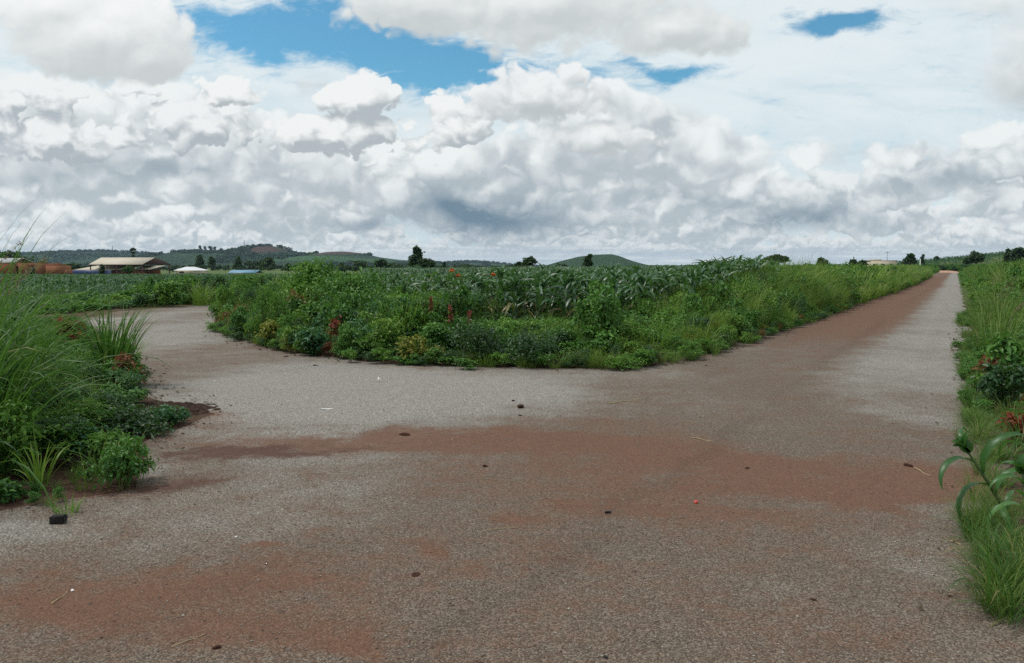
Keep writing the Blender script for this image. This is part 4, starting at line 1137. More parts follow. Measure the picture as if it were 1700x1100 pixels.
    for k, (x, y, o, h) in enumerate([(1085, 600, .5, .6), (1120, 594, .9, .72), (1165, 588, .5, .6)]):
        b = P(x, y); grass((b[0], b[1] + o, 0), 'lime', h, 140, ['lime grass clump just past the corner of the bank', 'tall lime grass clump set back from the road past the corner', 'lime grass clump leaning onto the road edge beyond the corner'][k], 46 + k, .011, .3, 1.5, .7, .3)
    b = P(1200, 573); weed((b[0], b[1] + .5, 0), 'rust', .42, .25, 160, .08, 'dead rusty weed low at the edge of the red lane', seed=23)
    b = P(1245, 560); weed((b[0] - .2, b[1] + .6, 0), 'broad', .85, .65, 900, .07, 'rounded green bush by the road where the red lane begins', 'bush', 24, 11, name='bush')
    b = P(1300, 545); weed((b[0] - .8, b[1] + 1.6, 0), 'dark', 1.12, .75, 1300, .07, 'dark green shrub set in the pale grass of the road bank', 'shrub', 25, 12, name='shrub')
    b = P(1262, 552); weed((b[0] - 1.4, b[1] + 2.0, 0), 'blue', .95, .5, 700, .075, 'bluish green weed left of the dark shrub in the road bank', seed=26)
    b = P(1330, 540); grass((b[0] - .5, b[1] + .6, 0), 'verge', .8, 120, 'pale grass clump with bleached blades at the foot of the dark shrub', 50, .012, .28, 1.4, .6, .3)
    for k, (x, y, o, h, w) in enumerate([(1375, 520, 1.2, 1.25, .9), (1420, 508, 1.0, 1.3, 1.0), (1465, 493, 1.5, 1.45, 1.2)]):
        b = P(x, y); weed((b[0] - o * .8, b[1] + o * .6, 0), ('bright', 'broad', 'bright')[k], h, w, 1100, .10, ['first large rounded bush along the straight road, after the dark shrub', 'second large rounded bush along the straight road, darker green', 'third large rounded bush along the straight road, nearest the far bend'][k], 'bush', 27 + k, 13, name='bush')
    # left of the track, at the foot of the far maize
    for k, (x, y, o, kind, h, w, lab) in enumerate([(262, 512, 1.2, 'bright', 1.0, .7, 'light green bush at the start of the hedge beyond the left track'), (318, 509, 1.0, 'lime', 0, 0, ''),
                                            (350, 507, 1.1, 'dark', 1.15, .8, 'dark leafy bush in the hedge beyond the left track'), (392, 505, 1.4, 'broad', 1.2, .8, 'mid-green bush in the hedge beyond the left track, partly behind the bank')]):
        b = P(x, y)
        if kind == 'lime': grass((b[0], b[1] + o, 0), 'lime', 1.0, 150, 'yellow-green grass clump between two bushes of the hedge beyond the left track', 55, .02, .4, 1.3, .5, .3)
        else: weed((b[0], b[1] + o, 0), kind, h, w, 900, .12, lab, 'bush', 60 + k, 11, name='bush')
    # flowering weeds in front of the maize
    def spiked(loc, h, label, n, kind, seed, fl):
        e = empty('flowering_weed', loc); r = np.random.default_rng(seed + 3000)
        s_, f_ = weed_arrays(h * .85, .28, 260, .08, r, 6, .5, .5)
        st = MB().put(s_); tube(st, [(0, 0, 0), (.02, 0, h * .5), (.0, .02, h)], [.011, .009, .004], 5)
        st.build('stems', M['stem'], e); MB().put(f_).build('foliage', M['broad'], e)
        for i in range(n):
            a = MB(); m = 120 if fl == 'spike' else 46
            if fl == 'spike':
                z = h - .02 - .30 * r.random(m) ** 1.0 + .10; q = np.stack([r.normal(size=m) * .014 + (i - (n - 1) / 2) * .09, r.normal(size=m) * .014, z - .12 * i], 1)
                a.add(*leaves(q, r.normal(size=(m, 3)), .03 + .02 * r.random(m), r, .7))
            else:
                an = r.random(m) * 6.28; rr = .035 * np.sqrt(r.random(m)); c = np.array([(i - .5) * .12, 0, h - .10 * i])
                q = np.stack([np.cos(an) * rr, np.sin(an) * rr, np.zeros(m) + .02 * r.random(m)], 1) + c
                a.add(*leaves(q, np.stack([np.cos(an), np.sin(an), np.ones(m)], 1) + r.normal(size=(m, 3)) * .4, np.full(m, .045), r, .6))
            a.build('flower_spike' if fl == 'spike' else 'flower_head', M[kind], e)
        return tag(e, label, 'flowering weed')
    spiked(at(756, 520, 15.0)[:2] + (0,), at(756, 449, 15.0)[2], 'tall weed with two orange flower heads at the skyline above the maize', 2, 'orange', 1, 'head')
    spiked(at(824, 520, 15.6)[:2] + (0,), at(824, 456, 15.6)[2], 'weed with a single orange flower head above the maize', 1, 'orange', 2, 'head')
    spiked(at(748, 560, 13.6)[:2] + (0,), at(748, 515, 13.6)[2], 'weed with a long russet flower spike in front of the maize', 1, 'spike', 3, 'spike')
    spiked(at(779, 560, 13.9)[:2] + (0,), at(779, 523, 13.9)[2], 'weed with a shorter russet flower spike right of the long one', 1, 'spike', 4, 'spike')
    spiked(at(716, 560, 14.2)[:2] + (0,), at(716, 501, 14.2)[2], 'weed with a small russet flower tuft left of the long spike', 1, 'spike', 5, 'spike')
    # right verge
    def young_maize(loc, h, lean, label, seed, n=7, rz=0.0):
        e = empty('young_maize', loc, rz); r = np.random.default_rng(seed + 4000)
        s_, l_ = corn_arrays(h * 1.25, r, n, 9, 3, True, .35, .72); l_[0][:, :2] *= .95; e.rotation_euler = (lean[0], lean[1], rz)
        MB().put(s_).build('stalk', M['corn_stalk'], e, True); MB().put(l_).build('leaves', M['corn_young'], e, True)
        return tag(e, label, 'maize plant')
    young_maize(P(1684, 872), .58, (0.1, -.62), 'young maize plant leaning out over the road edge with drooping leaf tips', 1, 7)
    young_maize(P(1700, 840), .54, (0.0, -.15), 'young maize plant with one pale shining leaf arching over the verge', 2, 7, 2.6)
    young_maize(P(1718, 905), .46, (0.0, -.35), 'young maize plant half cut off by the right edge of the photo', 3, 6, .5)
    for k, (x, y, h) in enumerate([(1690, 990, .24), (1715, 1015, .30), (1706, 950, .30)]):
        grass(P(x, y), 'grass', h, 90, ['fine-bladed grass tuft spilling onto the gravel at the lower right', 'largest fine-bladed grass tuft at the lower right edge of the photo', 'fine-bladed grass tuft below the leaning young maize'][k], 70 + k, .008, .22, 1.7, 1.2, -.5)
    weed(P(1690, 735), 'rust', .28, .16, 200, .045, 'rusty red weed beside the road above the young maize', seed=31)
    weed(P(1704, 702), 'rust', .36, .16, 200, .05, 'second rusty red weed, behind the first, at the right edge of the photo', seed=32)
    weed(P(1658, 690), 'dark', .55, .32, 650, .06, 'dark leafy weed at the road edge just beyond the rusty red ones', seed=33)
    weed(P(1690, 672), 'broad', .78, .4, 700, .075, 'leafy green weed between the dark weed and the right edge of the photo', seed=34)
    grass(P(1640, 712), 'verge', .16, 110, 'flat grass tuft lying on the gravel left of the rusty red weed', 75, .007, .16, 1.6, 1.1, -.8)
    weed(P(1652, 640), 'red', .42, .26, 260, .07, 'brownish weed on the verge beyond the dark leafy weed', seed=35)
    for k, (x, y, h) in enumerate([(1640, 600, .95), (1660, 585, 1.05), (1632, 560, 1.0), (1622, 530, 1.05), (1650, 545, 1.15)]):
        grass(P(x + 8, y), 'verge', h, 130, ['tall verge grass clump nearest the brownish weed', 'tall verge grass clump set back behind the nearest one', 'tall verge grass clump halfway along the right verge', 'tall verge grass clump farthest along the right verge', 'tallest verge grass clump set back from the right road edge'][k], 80 + k, .010, .3, 1.2, .5, .1, None, 4)
# ---------------------------------------------------------------- trees
def tree(px_, top, base_y, D, wpx, label, seed, shape='round', kind='tree', name='tree', leaf=.42, n=1500, group=None):
    c = at(px_, base_y, D); z0 = float(H(c[0], D)); ztop = at(px_, top, D)[2]
    h = max(1.5, ztop - z0); w = wpx / 1284.0 * D / 2
    r = np.random.default_rng(seed + 5000); e = empty(name, (c[0], D, z0))
    lumps = []
    if shape == 'round':
        for _ in range(11):
            d = r.normal(size=3); d /= np.linalg.norm(d)
            lumps.append(((d[0] * w * .55, d[1] * w * .55, h * .56 + d[2] * h * .22), (w * (.38 + .2 * r.random()),) * 2 + (h * (.16 + .08 * r.random()),)))
    elif shape == 'flat':
        for _ in range(10):
            a = r.random() * 6.28; q = w * math.sqrt(r.random()) * .75
            lumps.append(((cos(a) * q, sin(a) * q, h * (.66 + .2 * r.random())), (w * (.25 + .2 * r.random()),) * 2 + (h * (.10 + .06 * r.random()),)))
    elif shape == 'tall':
        for k in range(9):
            t = k / 8; q = w * .4 * r.random(); a = r.random() * 6.28
            s = w * (.85 - .5 * t)
            lumps.append(((cos(a) * q, sin(a) * q, h * (.25 + .66 * t)), (s, s, h * .12)))
    elif shape == 'palm':
        lumps = [((0, 0, h * .92), (w, w, h * .07)), ((0, 0, h * .78), (w * .6, w * .6, h * .06)), ((0, 0, h * .65), (w * .35, w * .35, h * .05))]
    m = n
    p, d = lump_points(m, lumps, r, .45)
    p[:, 2] = np.maximum(p[:, 2], h * .12)
    keep = fbm(p[:, :2] * (2.2 / w) + p[:, 2:3] * (2.2 / w), seed) > .30
    p, d = p[keep], d[keep]
    f = MB(); f.add(*leaves(p, d * .6 + r.normal(size=d.shape) * .5 + np.array([0, 0, .5]), leaf * (.6 + .8 * r.random(len(p))), r, .75))
    t = MB(); rad = max(.10, h * .03)
    tube(t, [(0, 0, -.3), (w * .03, 0, h * .25), (w * -.02, w * .03, h * .5), (0, 0, h * .8)], [rad * 1.3, rad, rad * .75, rad * .25], 7)
    for c_, s_ in lumps[:6]:
        c_ = np.array(c_); b0 = np.array([0, 0, h * .33]); tube(t, [b0, (b0 + c_) / 2 + np.array([0, 0, -.04 * h]), c_], [rad * .5, rad * .35, rad * .12], 5)
    t.build('trunk', M['bark'], e, True); f.build('crown', M[kind], e)
    return tag(e, label, 'tree', group)

def build_trees():
    T = tree
    T(20, 414, 450, 206, 70, 'broad dark tree rising over the grey-roofed brickworks at the left edge', 1, 'round', leaf=.6, n=2400)
    T(72, 430, 452, 204, 30, 'low green tree behind the orange brick stack', 2, 'round', 'tree_light', leaf=.5)
    T(120, 436, 452, 215, 30, 'dark low tree between the brick stack and the cream-roofed shed', 3, 'round', leaf=.5)
    T(222, 411, 446, 330, 9, 'thin tall tree rising above the ridge of the cream-roofed shed', 4, 'palm', leaf=.7, n=240)
    T(212, 440, 456, 172, 18, 'round green tree in front of the cream-roofed shed', 5, 'round', 'tree_light', leaf=.35)
    T(170, 439, 455, 176, 11, 'small dark tree standing behind the blue container', 6, 'tall', leaf=.35, n=700)
    T(331, 424, 448, 400, 18, 'tall tree with a ragged crown right of the white-roofed house', 7, 'tall', leaf=1.0)
    T(352, 426, 448, 410, 17, 'second tall ragged tree, next to the one right of the white-roofed house', 8, 'tall', leaf=1.0)
    T(331, 441, 450, 300, 22, 'low dark tree at the right end of the white roof', 9, 'round', leaf=.7)
    T(395, 427, 448, 420, 13, 'narrow upright tree above the blue roof', 10, 'tall', 'tree_light', leaf=1.0)
    T(420, 432, 449, 400, 30, 'wide dark tree left of the biggest tree below the red hilltop', 11, 'round', leaf=1.0)
    T(446, 426, 449, 380, 28, 'biggest dark tree below the red hilltop', 12, 'round', leaf=1.0, n=2200)
    T(478, 438, 450, 320, 12, 'small dark tree peeping out left of the tallest bright bush', 13, 'tall', leaf=.7, n=800)
    T(547, 437, 451, 330, 18, 'dark tree right of the tallest bright bush, below the bare hill', 14, 'tall', leaf=.7, n=1000)
    T(568, 436, 450, 340, 12, 'light green slim tree beside the dark tree below the bare hill', 15, 'tall', 'tree_light', leaf=.7, n=800)
    T(600, 433, 452, 210, 28, 'low round dark tree left of the pair at the middle of the skyline', 16, 'round', leaf=.6)
    T(633, 429, 452, 200, 19, 'small round tree with a dense dark crown', 17, 'round', leaf=.55)
    T(657, 438, 453, 200, 34, 'wide flat dark thicket tree left of the tallest tree of the skyline', 18, 'round', leaf=.6)
    T(692, 410.5, 453, 165, 32, 'tallest tree of the skyline, with a ragged pointed crown', 19, 'tall', leaf=.55, n=2200)
    T(708, 427, 454, 160, 30, 'dense round dark tree leaning against the tallest tree', 20, 'round', leaf=.5, n=2200)
    T(686, 439, 454, 158, 28, 'low green tree at the foot of the tallest tree', 21, 'round', 'tree_light', leaf=.5)
    T(737, 436, 452, 220, 8, 'little conical tree right of the dense round dark tree', 22, 'tall', leaf=.5, n=600)
    T(772, 438, 452, 230, 26, 'low wide tree in front of the far low ridge', 23, 'round', leaf=.6)
    T(817, 444, 453, 230, 14, 'tiny dark tree between the far low ridge and the neat round tree', 24, 'round', leaf=.5, n=700)
    T(879, 425.5, 454, 150, 27, 'neat round dark tree left of the dome-shaped hill', 25, 'round', leaf=.45, n=2200)
    T(861, 434, 454, 152, 12, 'small tree touching the neat round tree on its left', 26, 'round', leaf=.4, n=800)
    T(848, 441, 454, 170, 26, 'low dark scrub tree left of the neat round tree', 27, 'round', leaf=.5)
    T(976, 423, 453, 175, 20, 'upright tree standing in front of the dome-shaped hill', 28, 'tall', leaf=.55, n=1600)
    T(932, 436, 453, 190, 20, 'low tree on the left foot of the dome-shaped hill', 29, 'round', leaf=.55)
    T(1288, 421, 452, 105, 40, 'flat-topped spreading tree behind the maize right of the middle', 30, 'flat', leaf=.34, n=2200)
    T(1270, 430, 452, 106, 26, 'low spreading tree joined to the flat-topped one', 31, 'flat', leaf=.34)
    T(1365, 425, 448, 130, 18, 'round dark tree over the pale grass of the road bank', 32, 'round', leaf=.4)
    T(1415, 427, 448, 190, 12, 'little dark tree left of the long cream wall', 33, 'round', leaf=.5, n=800)
    T(1432, 431, 447, 200, 16, 'small bush-like tree at the left end of the long cream wall', 34, 'round', leaf=.5, n=800)
    T(1509, 419.5, 440, 235, 27, 'round dark tree over the end of the road', 35, 'round', leaf=.6, n=2000)
    T(1530, 422, 440, 260, 11, 'thin see-through tree right of the white post', 36, 'tall', leaf=.5, n=420)
    T(1554, 425, 438, 300, 8, 'tiny distant tree on the rise past the end of the road', 37, 'round', leaf=.6, n=600)
    T(1621, 413.5, 433, 240, 24, 'ragged tree on the rise, left of the pair at the right edge', 38, 'round', leaf=.6, n=1500)
    T(1606, 425, 434, 245, 16, 'low bush-like tree left of the ragged tree on the rise', 39, 'round', leaf=.5, n=700)
    T(1690, 405, 428, 225, 24, 'dark tree at the right edge of the skyline', 40, 'round', leaf=.55, n=2000)
    T(1671, 413, 428, 228, 14, 'smaller dark tree left of the one at the right edge', 41, 'tall', leaf=.5, n=900)
    # crest of the mid hill
    for k, (x, y, w, lab) in enumerate([(332, 407, 4, 'leftmost of the trees in a row on the left hill crest'), (340, 408, 3.5, 'slim tree second from the left in the row on the hill crest'), (349, 408, 7, 'wide tree in the middle of the row on the hill crest'),
                                   (356, 409, 4, 'slim tree right of the wide one in the row on the hill crest'), (367, 412, 5, 'last and lowest tree of the row on the hill crest')]):
        c = at(x, y, 2190); g0 = at(x, 419, 2190)[2]
        e = empty('hill_tree', (c[0], 2190, g0)); r = np.random.default_rng(k + 6000); h = c[2] - g0; w_ = w / 1284 * 2190 / 2
        t = MB(); tube(t, [(0, 0, -2), (0, 0, h * .8)], [.7, .3], 5); t.build('trunk', M['bark'], e)
        p, d = lump_points(260, [((0, 0, h * .72), (w_, w_, h * .26)), ((w_ * .4, 0, h * .5), (w_ * .6, w_ * .6, h * .2))], r, .4)
        f = MB(); f.add(*leaves(p, d + r.normal(size=d.shape) * .5, 2.2 + 1.5 * r.random(260), r, .8)); f.build('crown', M['tree'], e)
        tag(e, lab, 'tree', 'trees on the hill crest')
    # far-off woods along the plain, read as one mass
    r = np.random.default_rng(77); mb = MB()
    for (x0, x1, y0, y1, D, n) in [(130, 300, 440, 446, 420, 60), (290, 640, 438, 446, 460, 150), (500, 830, 441, 447, 380, 110), (560, 690, 442, 449, 260, 40), (700, 860, 443, 449, 260, 46), (40, 140, 438, 446, 300, 30), (1020, 1240, 443, 447, 330, 40), (1330, 1440, 436, 440, 300, 20), (1560, 1720, 428, 432, 390, 40)]:
        for _ in range(n):
            px_ = r.uniform(x0, x1); d_ = D * (1 + .15 * r.normal()); yy = r.uniform(y0, y1); c = at(px_, yy, d_); z0 = float(H(c[0], d_)); h = max(2.0, c[2] - z0); w = h * (.5 + .5 * r.random())
            m = 90
            p, d = lump_points(m, [((0, 0, h * .6), (w * .7, w * .7, h * .38)), ((w * .4, 0, h * .4), (w * .5, w * .5, h * .3)), ((-w * .5, 0, h * .35), (w * .45, w * .45, h * .3))], r, .4)
            mb.add(*leaves(p + np.array([c[0], d_, z0]), d + np.array([0, 0, .4]), h * .26 * (.6 + .7 * r.random(m)), r, .8))
    tag(mb.build('distant_woods', M['wood']), kind='stuff')

# ---------------------------------------------------------------- buildings far left and right
def X(px_, D): return (px_ - 850) / 1284.0 * D
def Zp(y, D): return at(850, y, D)[2]
def gable(mb, x0, x1, y0, y1, ze, zr, over=.3, m=0, thick=.12):
    """Roof with the ridge along X: two sloping slabs."""
    ym = (y0 + y1) / 2
    for ya, s in ((y0 - over, 1), (y1 + over, -1)):
        prism(mb, [(x0 - over, ya, ze), (x1 + over, ya, ze), (x1 + over, ym, zr), (x0 - over, ym, zr)], (0, 0, thick), m)
def build_buildings():
    # brickworks at the left edge
    D = 188.0; g = -.75
    x0, x1 = X(-70, D), X(76, D); zt = Zp(436.5, D)
    e = tag(empty('brick_building', ((x0 + x1) / 2, D, g)), 'orange brick building with a grey sheet roof and dark doorways at the left edge', 'building')
    w = (x1 - x0); mb = MB(); hz = zt - g
    cuts = [(-.5 * w, -.12 * w), (-.06 * w, .18 * w), (.21 * w, .33 * w), (.40 * w, .5 * w)]
    for a, b in cuts: box(mb, ((a + b) / 2, 0, hz / 2), (b - a, .35, hz))
    for a, b in zip(cuts[:-1], cuts[1:]): box(mb, ((a[1] + b[0]) / 2, 0, hz * .86), (b[0] - a[1], .33, hz * .28))
    box(mb, (0, 7.0, hz / 2), (w, .35, hz)); box(mb, (-.5 * w + .18, 3.5, hz / 2), (.34, 6.6, hz)); box(mb, (.5 * w - .18, 3.5, hz / 2), (.34, 6.6, hz))
    mb.build('wall', M['brick'], e)
    for a, b in zip(cuts[:-1], cuts[1:]):
        d = MB(); box(d, ((a[1] + b[0]) / 2, .5, hz * .35), (b[0] - a[1], .06, hz * .7)); d.build('doorway', M['opening'], e)
    r_ = MB(); gable(r_, -.5 * w, X(27, D) - (x0 + x1) / 2, -.3, 7.3, hz + .05, hz + 1.15); r_.build('roof', M['roof_grey'], e)
    # loose brick stack to its right
    x0, x1 = X(85, 186), X(115, 186); e = tag(empty('brick_stack', ((x0 + x1) / 2, 186, g)), 'pale orange stack of fired bricks between the brick building and the shed', 'brick stack')
    mb = MB(); w = x1 - x0; h = Zp(438.5, 186) - g
    box(mb, (0, 0, h * .45), (w, 3.0, h * .9)); box(mb, (-w * .1, 0, h * .95), (w * .7, 2.6, h * .1)); box(mb, (w * .58, -.3, h * .28), (w * .22, 2.2, h * .56))
    mb.build('bricks', M['brick'], e)
    # cream-roofed open shed
    D = 205.0; g = -.75
    x0, x1 = X(152, D), X(285, D); xc = (x0 + x1) / 2
    e = tag(empty('open_shed', (xc, D, g)), 'long open-sided shed with a cream sheet roof and dark gable', 'shed')
    ze, zr = Zp(439.2, D) - g, Zp(429.6, D) - g + .35
    L = x1 - x0; dep = 13.0
    rf = MB()
    q = lambda px_, d: X(px_, D + d) - xc
    xr0, xr1 = q(171, dep / 2), q(260, dep / 2)
    prism(rf, [(q(151, 0), -.4, ze), (q(240, 0), -.4, ze), (xr1, dep / 2, zr), (xr0, dep / 2, zr)], (0, 0, .12))
    prism(rf, [(xr0, dep / 2 + .05, zr), (xr1, dep / 2 + .05, zr), (q(286, dep), dep, ze), (q(192, dep), dep, ze)], (0, 0, .12))
    rf.build('roof', M['roof_cream'], e)
    gb = MB(); prism(gb, [(q(240.6, 0), -.35, ze + .02), (q(285.5, dep), dep, ze - .1), (q(286, dep), dep, ze + .15), (xr1 + .05, dep / 2, zr + .14), (q(240.6, 0), -.38, ze + .16)], (.08, -.06, 0)); gb.build('gable', M['dark_timber'], e)
    for px_, d_ in ((152.5, -.2), (180, -.2), (196, -.2), (213, -.2), (238, -.2), (252, 3.6), (266, 7.4), (283, 12.2)):
        p_ = MB(); tube(p_, [(q(px_, d_), d_, 0), (q(px_, d_), d_, ze)], [.16, .16], 6); p_.build('post', M['steel'], e)
    bm_ = MB(); box(bm_, ((q(151, 0) + q(240, 0)) / 2, -.2, ze - .12), (q(240, 0) - q(151, 0), .22, .22)); bm_.build('beam', M['dark_timber'], e)
    low = MB(); zl0, zl1 = Zp(447.8, D) - g, Zp(439.8, D) - g - .1
    prism(low, [(X(123, D) - xc, 1.0, zl0), (X(203, D) - xc, 1.0, zl0), (X(226, D) - xc, 5.5, zl1), (X(150, D) - xc, 5.5, zl1)], (0, 0, .1))
    prism(low, [(X(226, D) - xc, 1.6, zl0 + .1), (X(246, D) - xc, 1.6, zl0 + .1), (X(262, D) - xc, 5.5, zl1 - .1), (X(222, D) - xc, 5.5, zl1 - .1)], (0, 0, .1))
    low.build('lower_roof', M['roof_cream'], e)
    bw = MB(); box(bw, ((q(160, 6.2) + q(268, 6.2)) / 2, 6.2, zl0 * .5), (q(268, 6.2) - q(160, 6.2), .3, zl0)); bw.build('back_wall', M['brick'], e)
    iw = MB(); prism(iw, [(X(185, D) - xc, 2.2, 0), (X(236, D) - xc, 2.2, 0), (X(236, D) - xc, 2.2, zl0 * .6), (X(210, D) - xc, 2.2, zl0 * 1.2), (X(185, D) - xc, 2.2, zl0 * .7)], (0, .2, 0)); iw.build('inner_wall', M['brick'], e)
    # blue container before it
    D = 182.0; x0, x1 = X(123, D), X(178, D); z1 = Zp(448.3, D)
    e = tag(empty('container', ((x0 + x1) / 2, D, g)), 'dark blue steel container with a pale top edge standing before the open shed', 'container')
    mb = MB(); L = x1 - x0; h = z1 - g; box(mb, (0, 1.2, h / 2), (L, 2.4, h - .1))
    for k in range(26): box(mb, (-L / 2 + (k + .5) * L / 26, -.04, h / 2), (L / 52, .07, h - .3))
    mb.build('body', M['blue_paint'], e); t = MB(); box(t, (0, 1.2, h), (L + .1, 2.5, .12)); t.build('top_edge', M['roof_grey'], e)
    # white-roofed house
    D = 235.0; x0, x1 = X(289, D), X(332, D); xc = (x0 + x1) / 2; L = x1 - x0
    e = tag(empty('house', (xc, D, g)), 'low house with a bright white hipped roof', 'house')
    ze, zr = Zp(448.6, D) - g, Zp(442.6, D) - g
    mb = MB(); box(mb, (0, 4, ze / 2), (L * .92, 7, ze)); mb.build('wall', M['cream_wall'], e)
    mb = MB(); a = [(-L / 2, 0, ze), (L / 2, 0, ze), (L / 2, 8, ze), (-L / 2, 8, ze)]; b = [(-L * .22, 4, zr), (L * .12, 4, zr)]
    mb.add(a + b, [(0, 1, 5, 4), (2, 3, 4, 5)], [(1, 2, 5), (3, 0, 4)]); mb.add(a, [(3, 2, 1, 0)]); mb.build('roof', M['roof_white'], e)
    wn = MB(); box(wn, (-L * .2, .49, ze * .55), (1.4, .06, ze * .4)); wn.build('window', M['opening'], e)
    # blue-roofed building
    D = 222.0; x0, x1 = X(381, D), X(424, D); xc = (x0 + x1) / 2; L = x1 - x0; g2 = float(H(xc, D))
    e = tag(empty('building', (xc, D, g2)), 'low building with a light blue roof, half hidden by hedge leaves', 'building')
    ze, zr = Zp(453.5, D) - g2, Zp(448.6, D) - g2
    mb = MB(); box(mb, (0, 3.5, ze / 2), (L * .96, 6.6, ze)); mb.build('wall', M['cream_wall'], e)
    mb = MB(); gable(mb, -L / 2, L / 2, .2, 6.8, ze + .05, zr); mb.build('roof', M['roof_blue'], e)
    # long cream wall building beyond the road bank
    D = 232.0; x0, x1 = X(1440, D), X(1487, D); xc = (x0 + x1) / 2; L = x1 - x0; g3 = float(H(xc, D)) - .2
    e = tag(empty('building', (xc, D, g3)), 'long low cream-walled building on the skyline beside a thin pole', 'building')
    h = Zp(432.6, D) - g3; mb = MB(); box(mb, (0, 3, h / 2), (L, 6, h)); mb.build('wall', M['cream_wall'], e)
    mb = MB(); box(mb, (0, 3, h + .08), (L + .5, 6.5, .14)); box(mb, (-L * .1, 3, h + .3), (L * .25, 3, .3)); mb.build('roof', M['roof_cream'], e)
    for k in range(3):
        d = MB(); box(d, (-L * .3 + k * L * .3, -.02, h * .62), (.9, .06, .8)); d.build('window', M['opening'], e)
    # poles and masts
    D = 245.0
    def pole(px_, y0, D, label, r0, name='utility_pole', mat='grey_steel', cross=True, zb=None):
        x = X(px_, D); zb = float(H(x, D)) if zb is None else zb; zt = Zp(y0, D)
        e = tag(empty(name, (x, D, zb)), label, 'pole'); m_ = MB(); tube(m_, [(0, 0, -.4), (0, 0, zt - zb)], [r0, r0 * .7], 7); m_.build('shaft', M[mat], e)
        if cross: c_ = MB(); box(c_, (0, -.12, zt - zb - .35), (1.5, .1, .12)); c_.build('crossarm', M[mat], e)
    pole(1470, 416.5, D, 'thin grey pole standing behind the long cream building', .10)
    pole(1525, 430, 228, 'short white post by the end of the road', .14, 'post', 'white', False)
    pole(1109, 437, 60, 'thin bare stick standing up out of the maize', .02, 'stake', 'straw', False)
    x = X(408, 2190); z0 = Zp(420, 2190); h = Zp(397.5, 2190) - z0
    e = tag(empty('radio_mast', (x, 2190, z0)), 'slender lattice radio mast on the hill crest', 'mast')
    for sx, sy in ((-1, -1), (1, -1), (1, 1), (-1, 1)):
        m_ = MB(); tube(m_, [(sx * 1.7, sy * 1.7, 0), (sx * .35, sy * .35, h)], [.28, .2], 4); m_.build('leg', M['grey_steel'], e)
    m_ = MB()
    for k in range(9):
        z = h * k / 9; z2 = h * (k + 1) / 9; q, q2 = 1.7 - 1.35 * k / 9, 1.7 - 1.35 * (k + 1) / 9
        for a, b in (((-q, -q, z), (q2, -q2, z2)), ((q, -q, z), (-q2, -q2, z2)), ((q, q, z), (q2, -q2, z2)), ((-q, q, z), (-q2, -q2, z2))): tube(m_, [a, b], [.14, .14], 3)
    m_.build('bracing', M['grey_steel'], e)
    x = X(190, 2990); z0 = Zp(418, 2990); h = Zp(407.5, 2990) - z0
    e = tag(empty('tower', (x, 2990, z0)), 'thick dark tower on the long ridge behind the cream-roofed shed', 'tower')
    m_ = MB(); tube(m_, [(0, 0, -3), (0, 0, h * .8)], [1.9, 1.6], 8); m_.build('shaft', M['grey_steel'], e); m_ = MB(); tube(m_, [(0, 0, h * .8), (0, 0, h)], [1.0, .8], 8); m_.build('antenna', M['grey_steel'], e)

# ---------------------------------------------------------------- small things on the gravel
def lumpy(rad, seed, sub=2, amp=.25, flat=.7):
    import bmesh
    r = np.random.default_rng(seed + 7000); bm = bmesh.new(); bmesh.ops.create_icosphere(bm, subdivisions=sub, radius=1.0)
    k = r.normal(size=(5, 3)); ph = r.random(5) * 6
    v = np.array([q.co[:] for q in bm.verts]); f = 1 + amp * np.sum(np.sin(v @ k.T * 1.8 + ph), 1) / 2.5
    v = v * f[:, None] * rad * np.array([1.25, .9, flat]); v[:, 2] = np.maximum(v[:, 2], -rad * flat * .55)
    t = np.array([[q.index for q in fc.verts] for fc in bm.faces]); bm.free()
    return v, t
def clod(px_, y, rad, mat, label, cat, name, seed, flat=.6):
    rad = rad * (.48 if rad > .03 else .75); c = P(px_, y); v, t = lumpy(rad, seed, 3, .34, flat); mb = MB(); mb.add(v, None, t)
    o = mb.build(name, M[mat], loc=(c[0], c[1], .004 + rad * flat * .5)); o.rotation_euler = (0, 0, seed * 1.3); return tag(o, label, cat)
def straw(px0, y0, px1, y1, label, seed, rad=.0025, mat='straw'):
    a, b = np.array(P(px0, y0)), np.array(P(px1, y1)); r = np.random.default_rng(seed); c = (a + b) / 2; n = 7
    pts = [a + (b - a) * t + np.array([0, 0, .009 + .004 * sin(t * 7)]) + np.append(r.normal(size=2) * np.linalg.norm(b - a) * .02, 0) - np.array([c[0], c[1], 0]) for t in np.linspace(0, 1, n)]
    mb = MB(); tube(mb, pts, np.linspace(rad, rad * .6, n), 5); o = mb.build('straw', M[mat], loc=(c[0], c[1], 0)); return tag(o, label, 'straw')
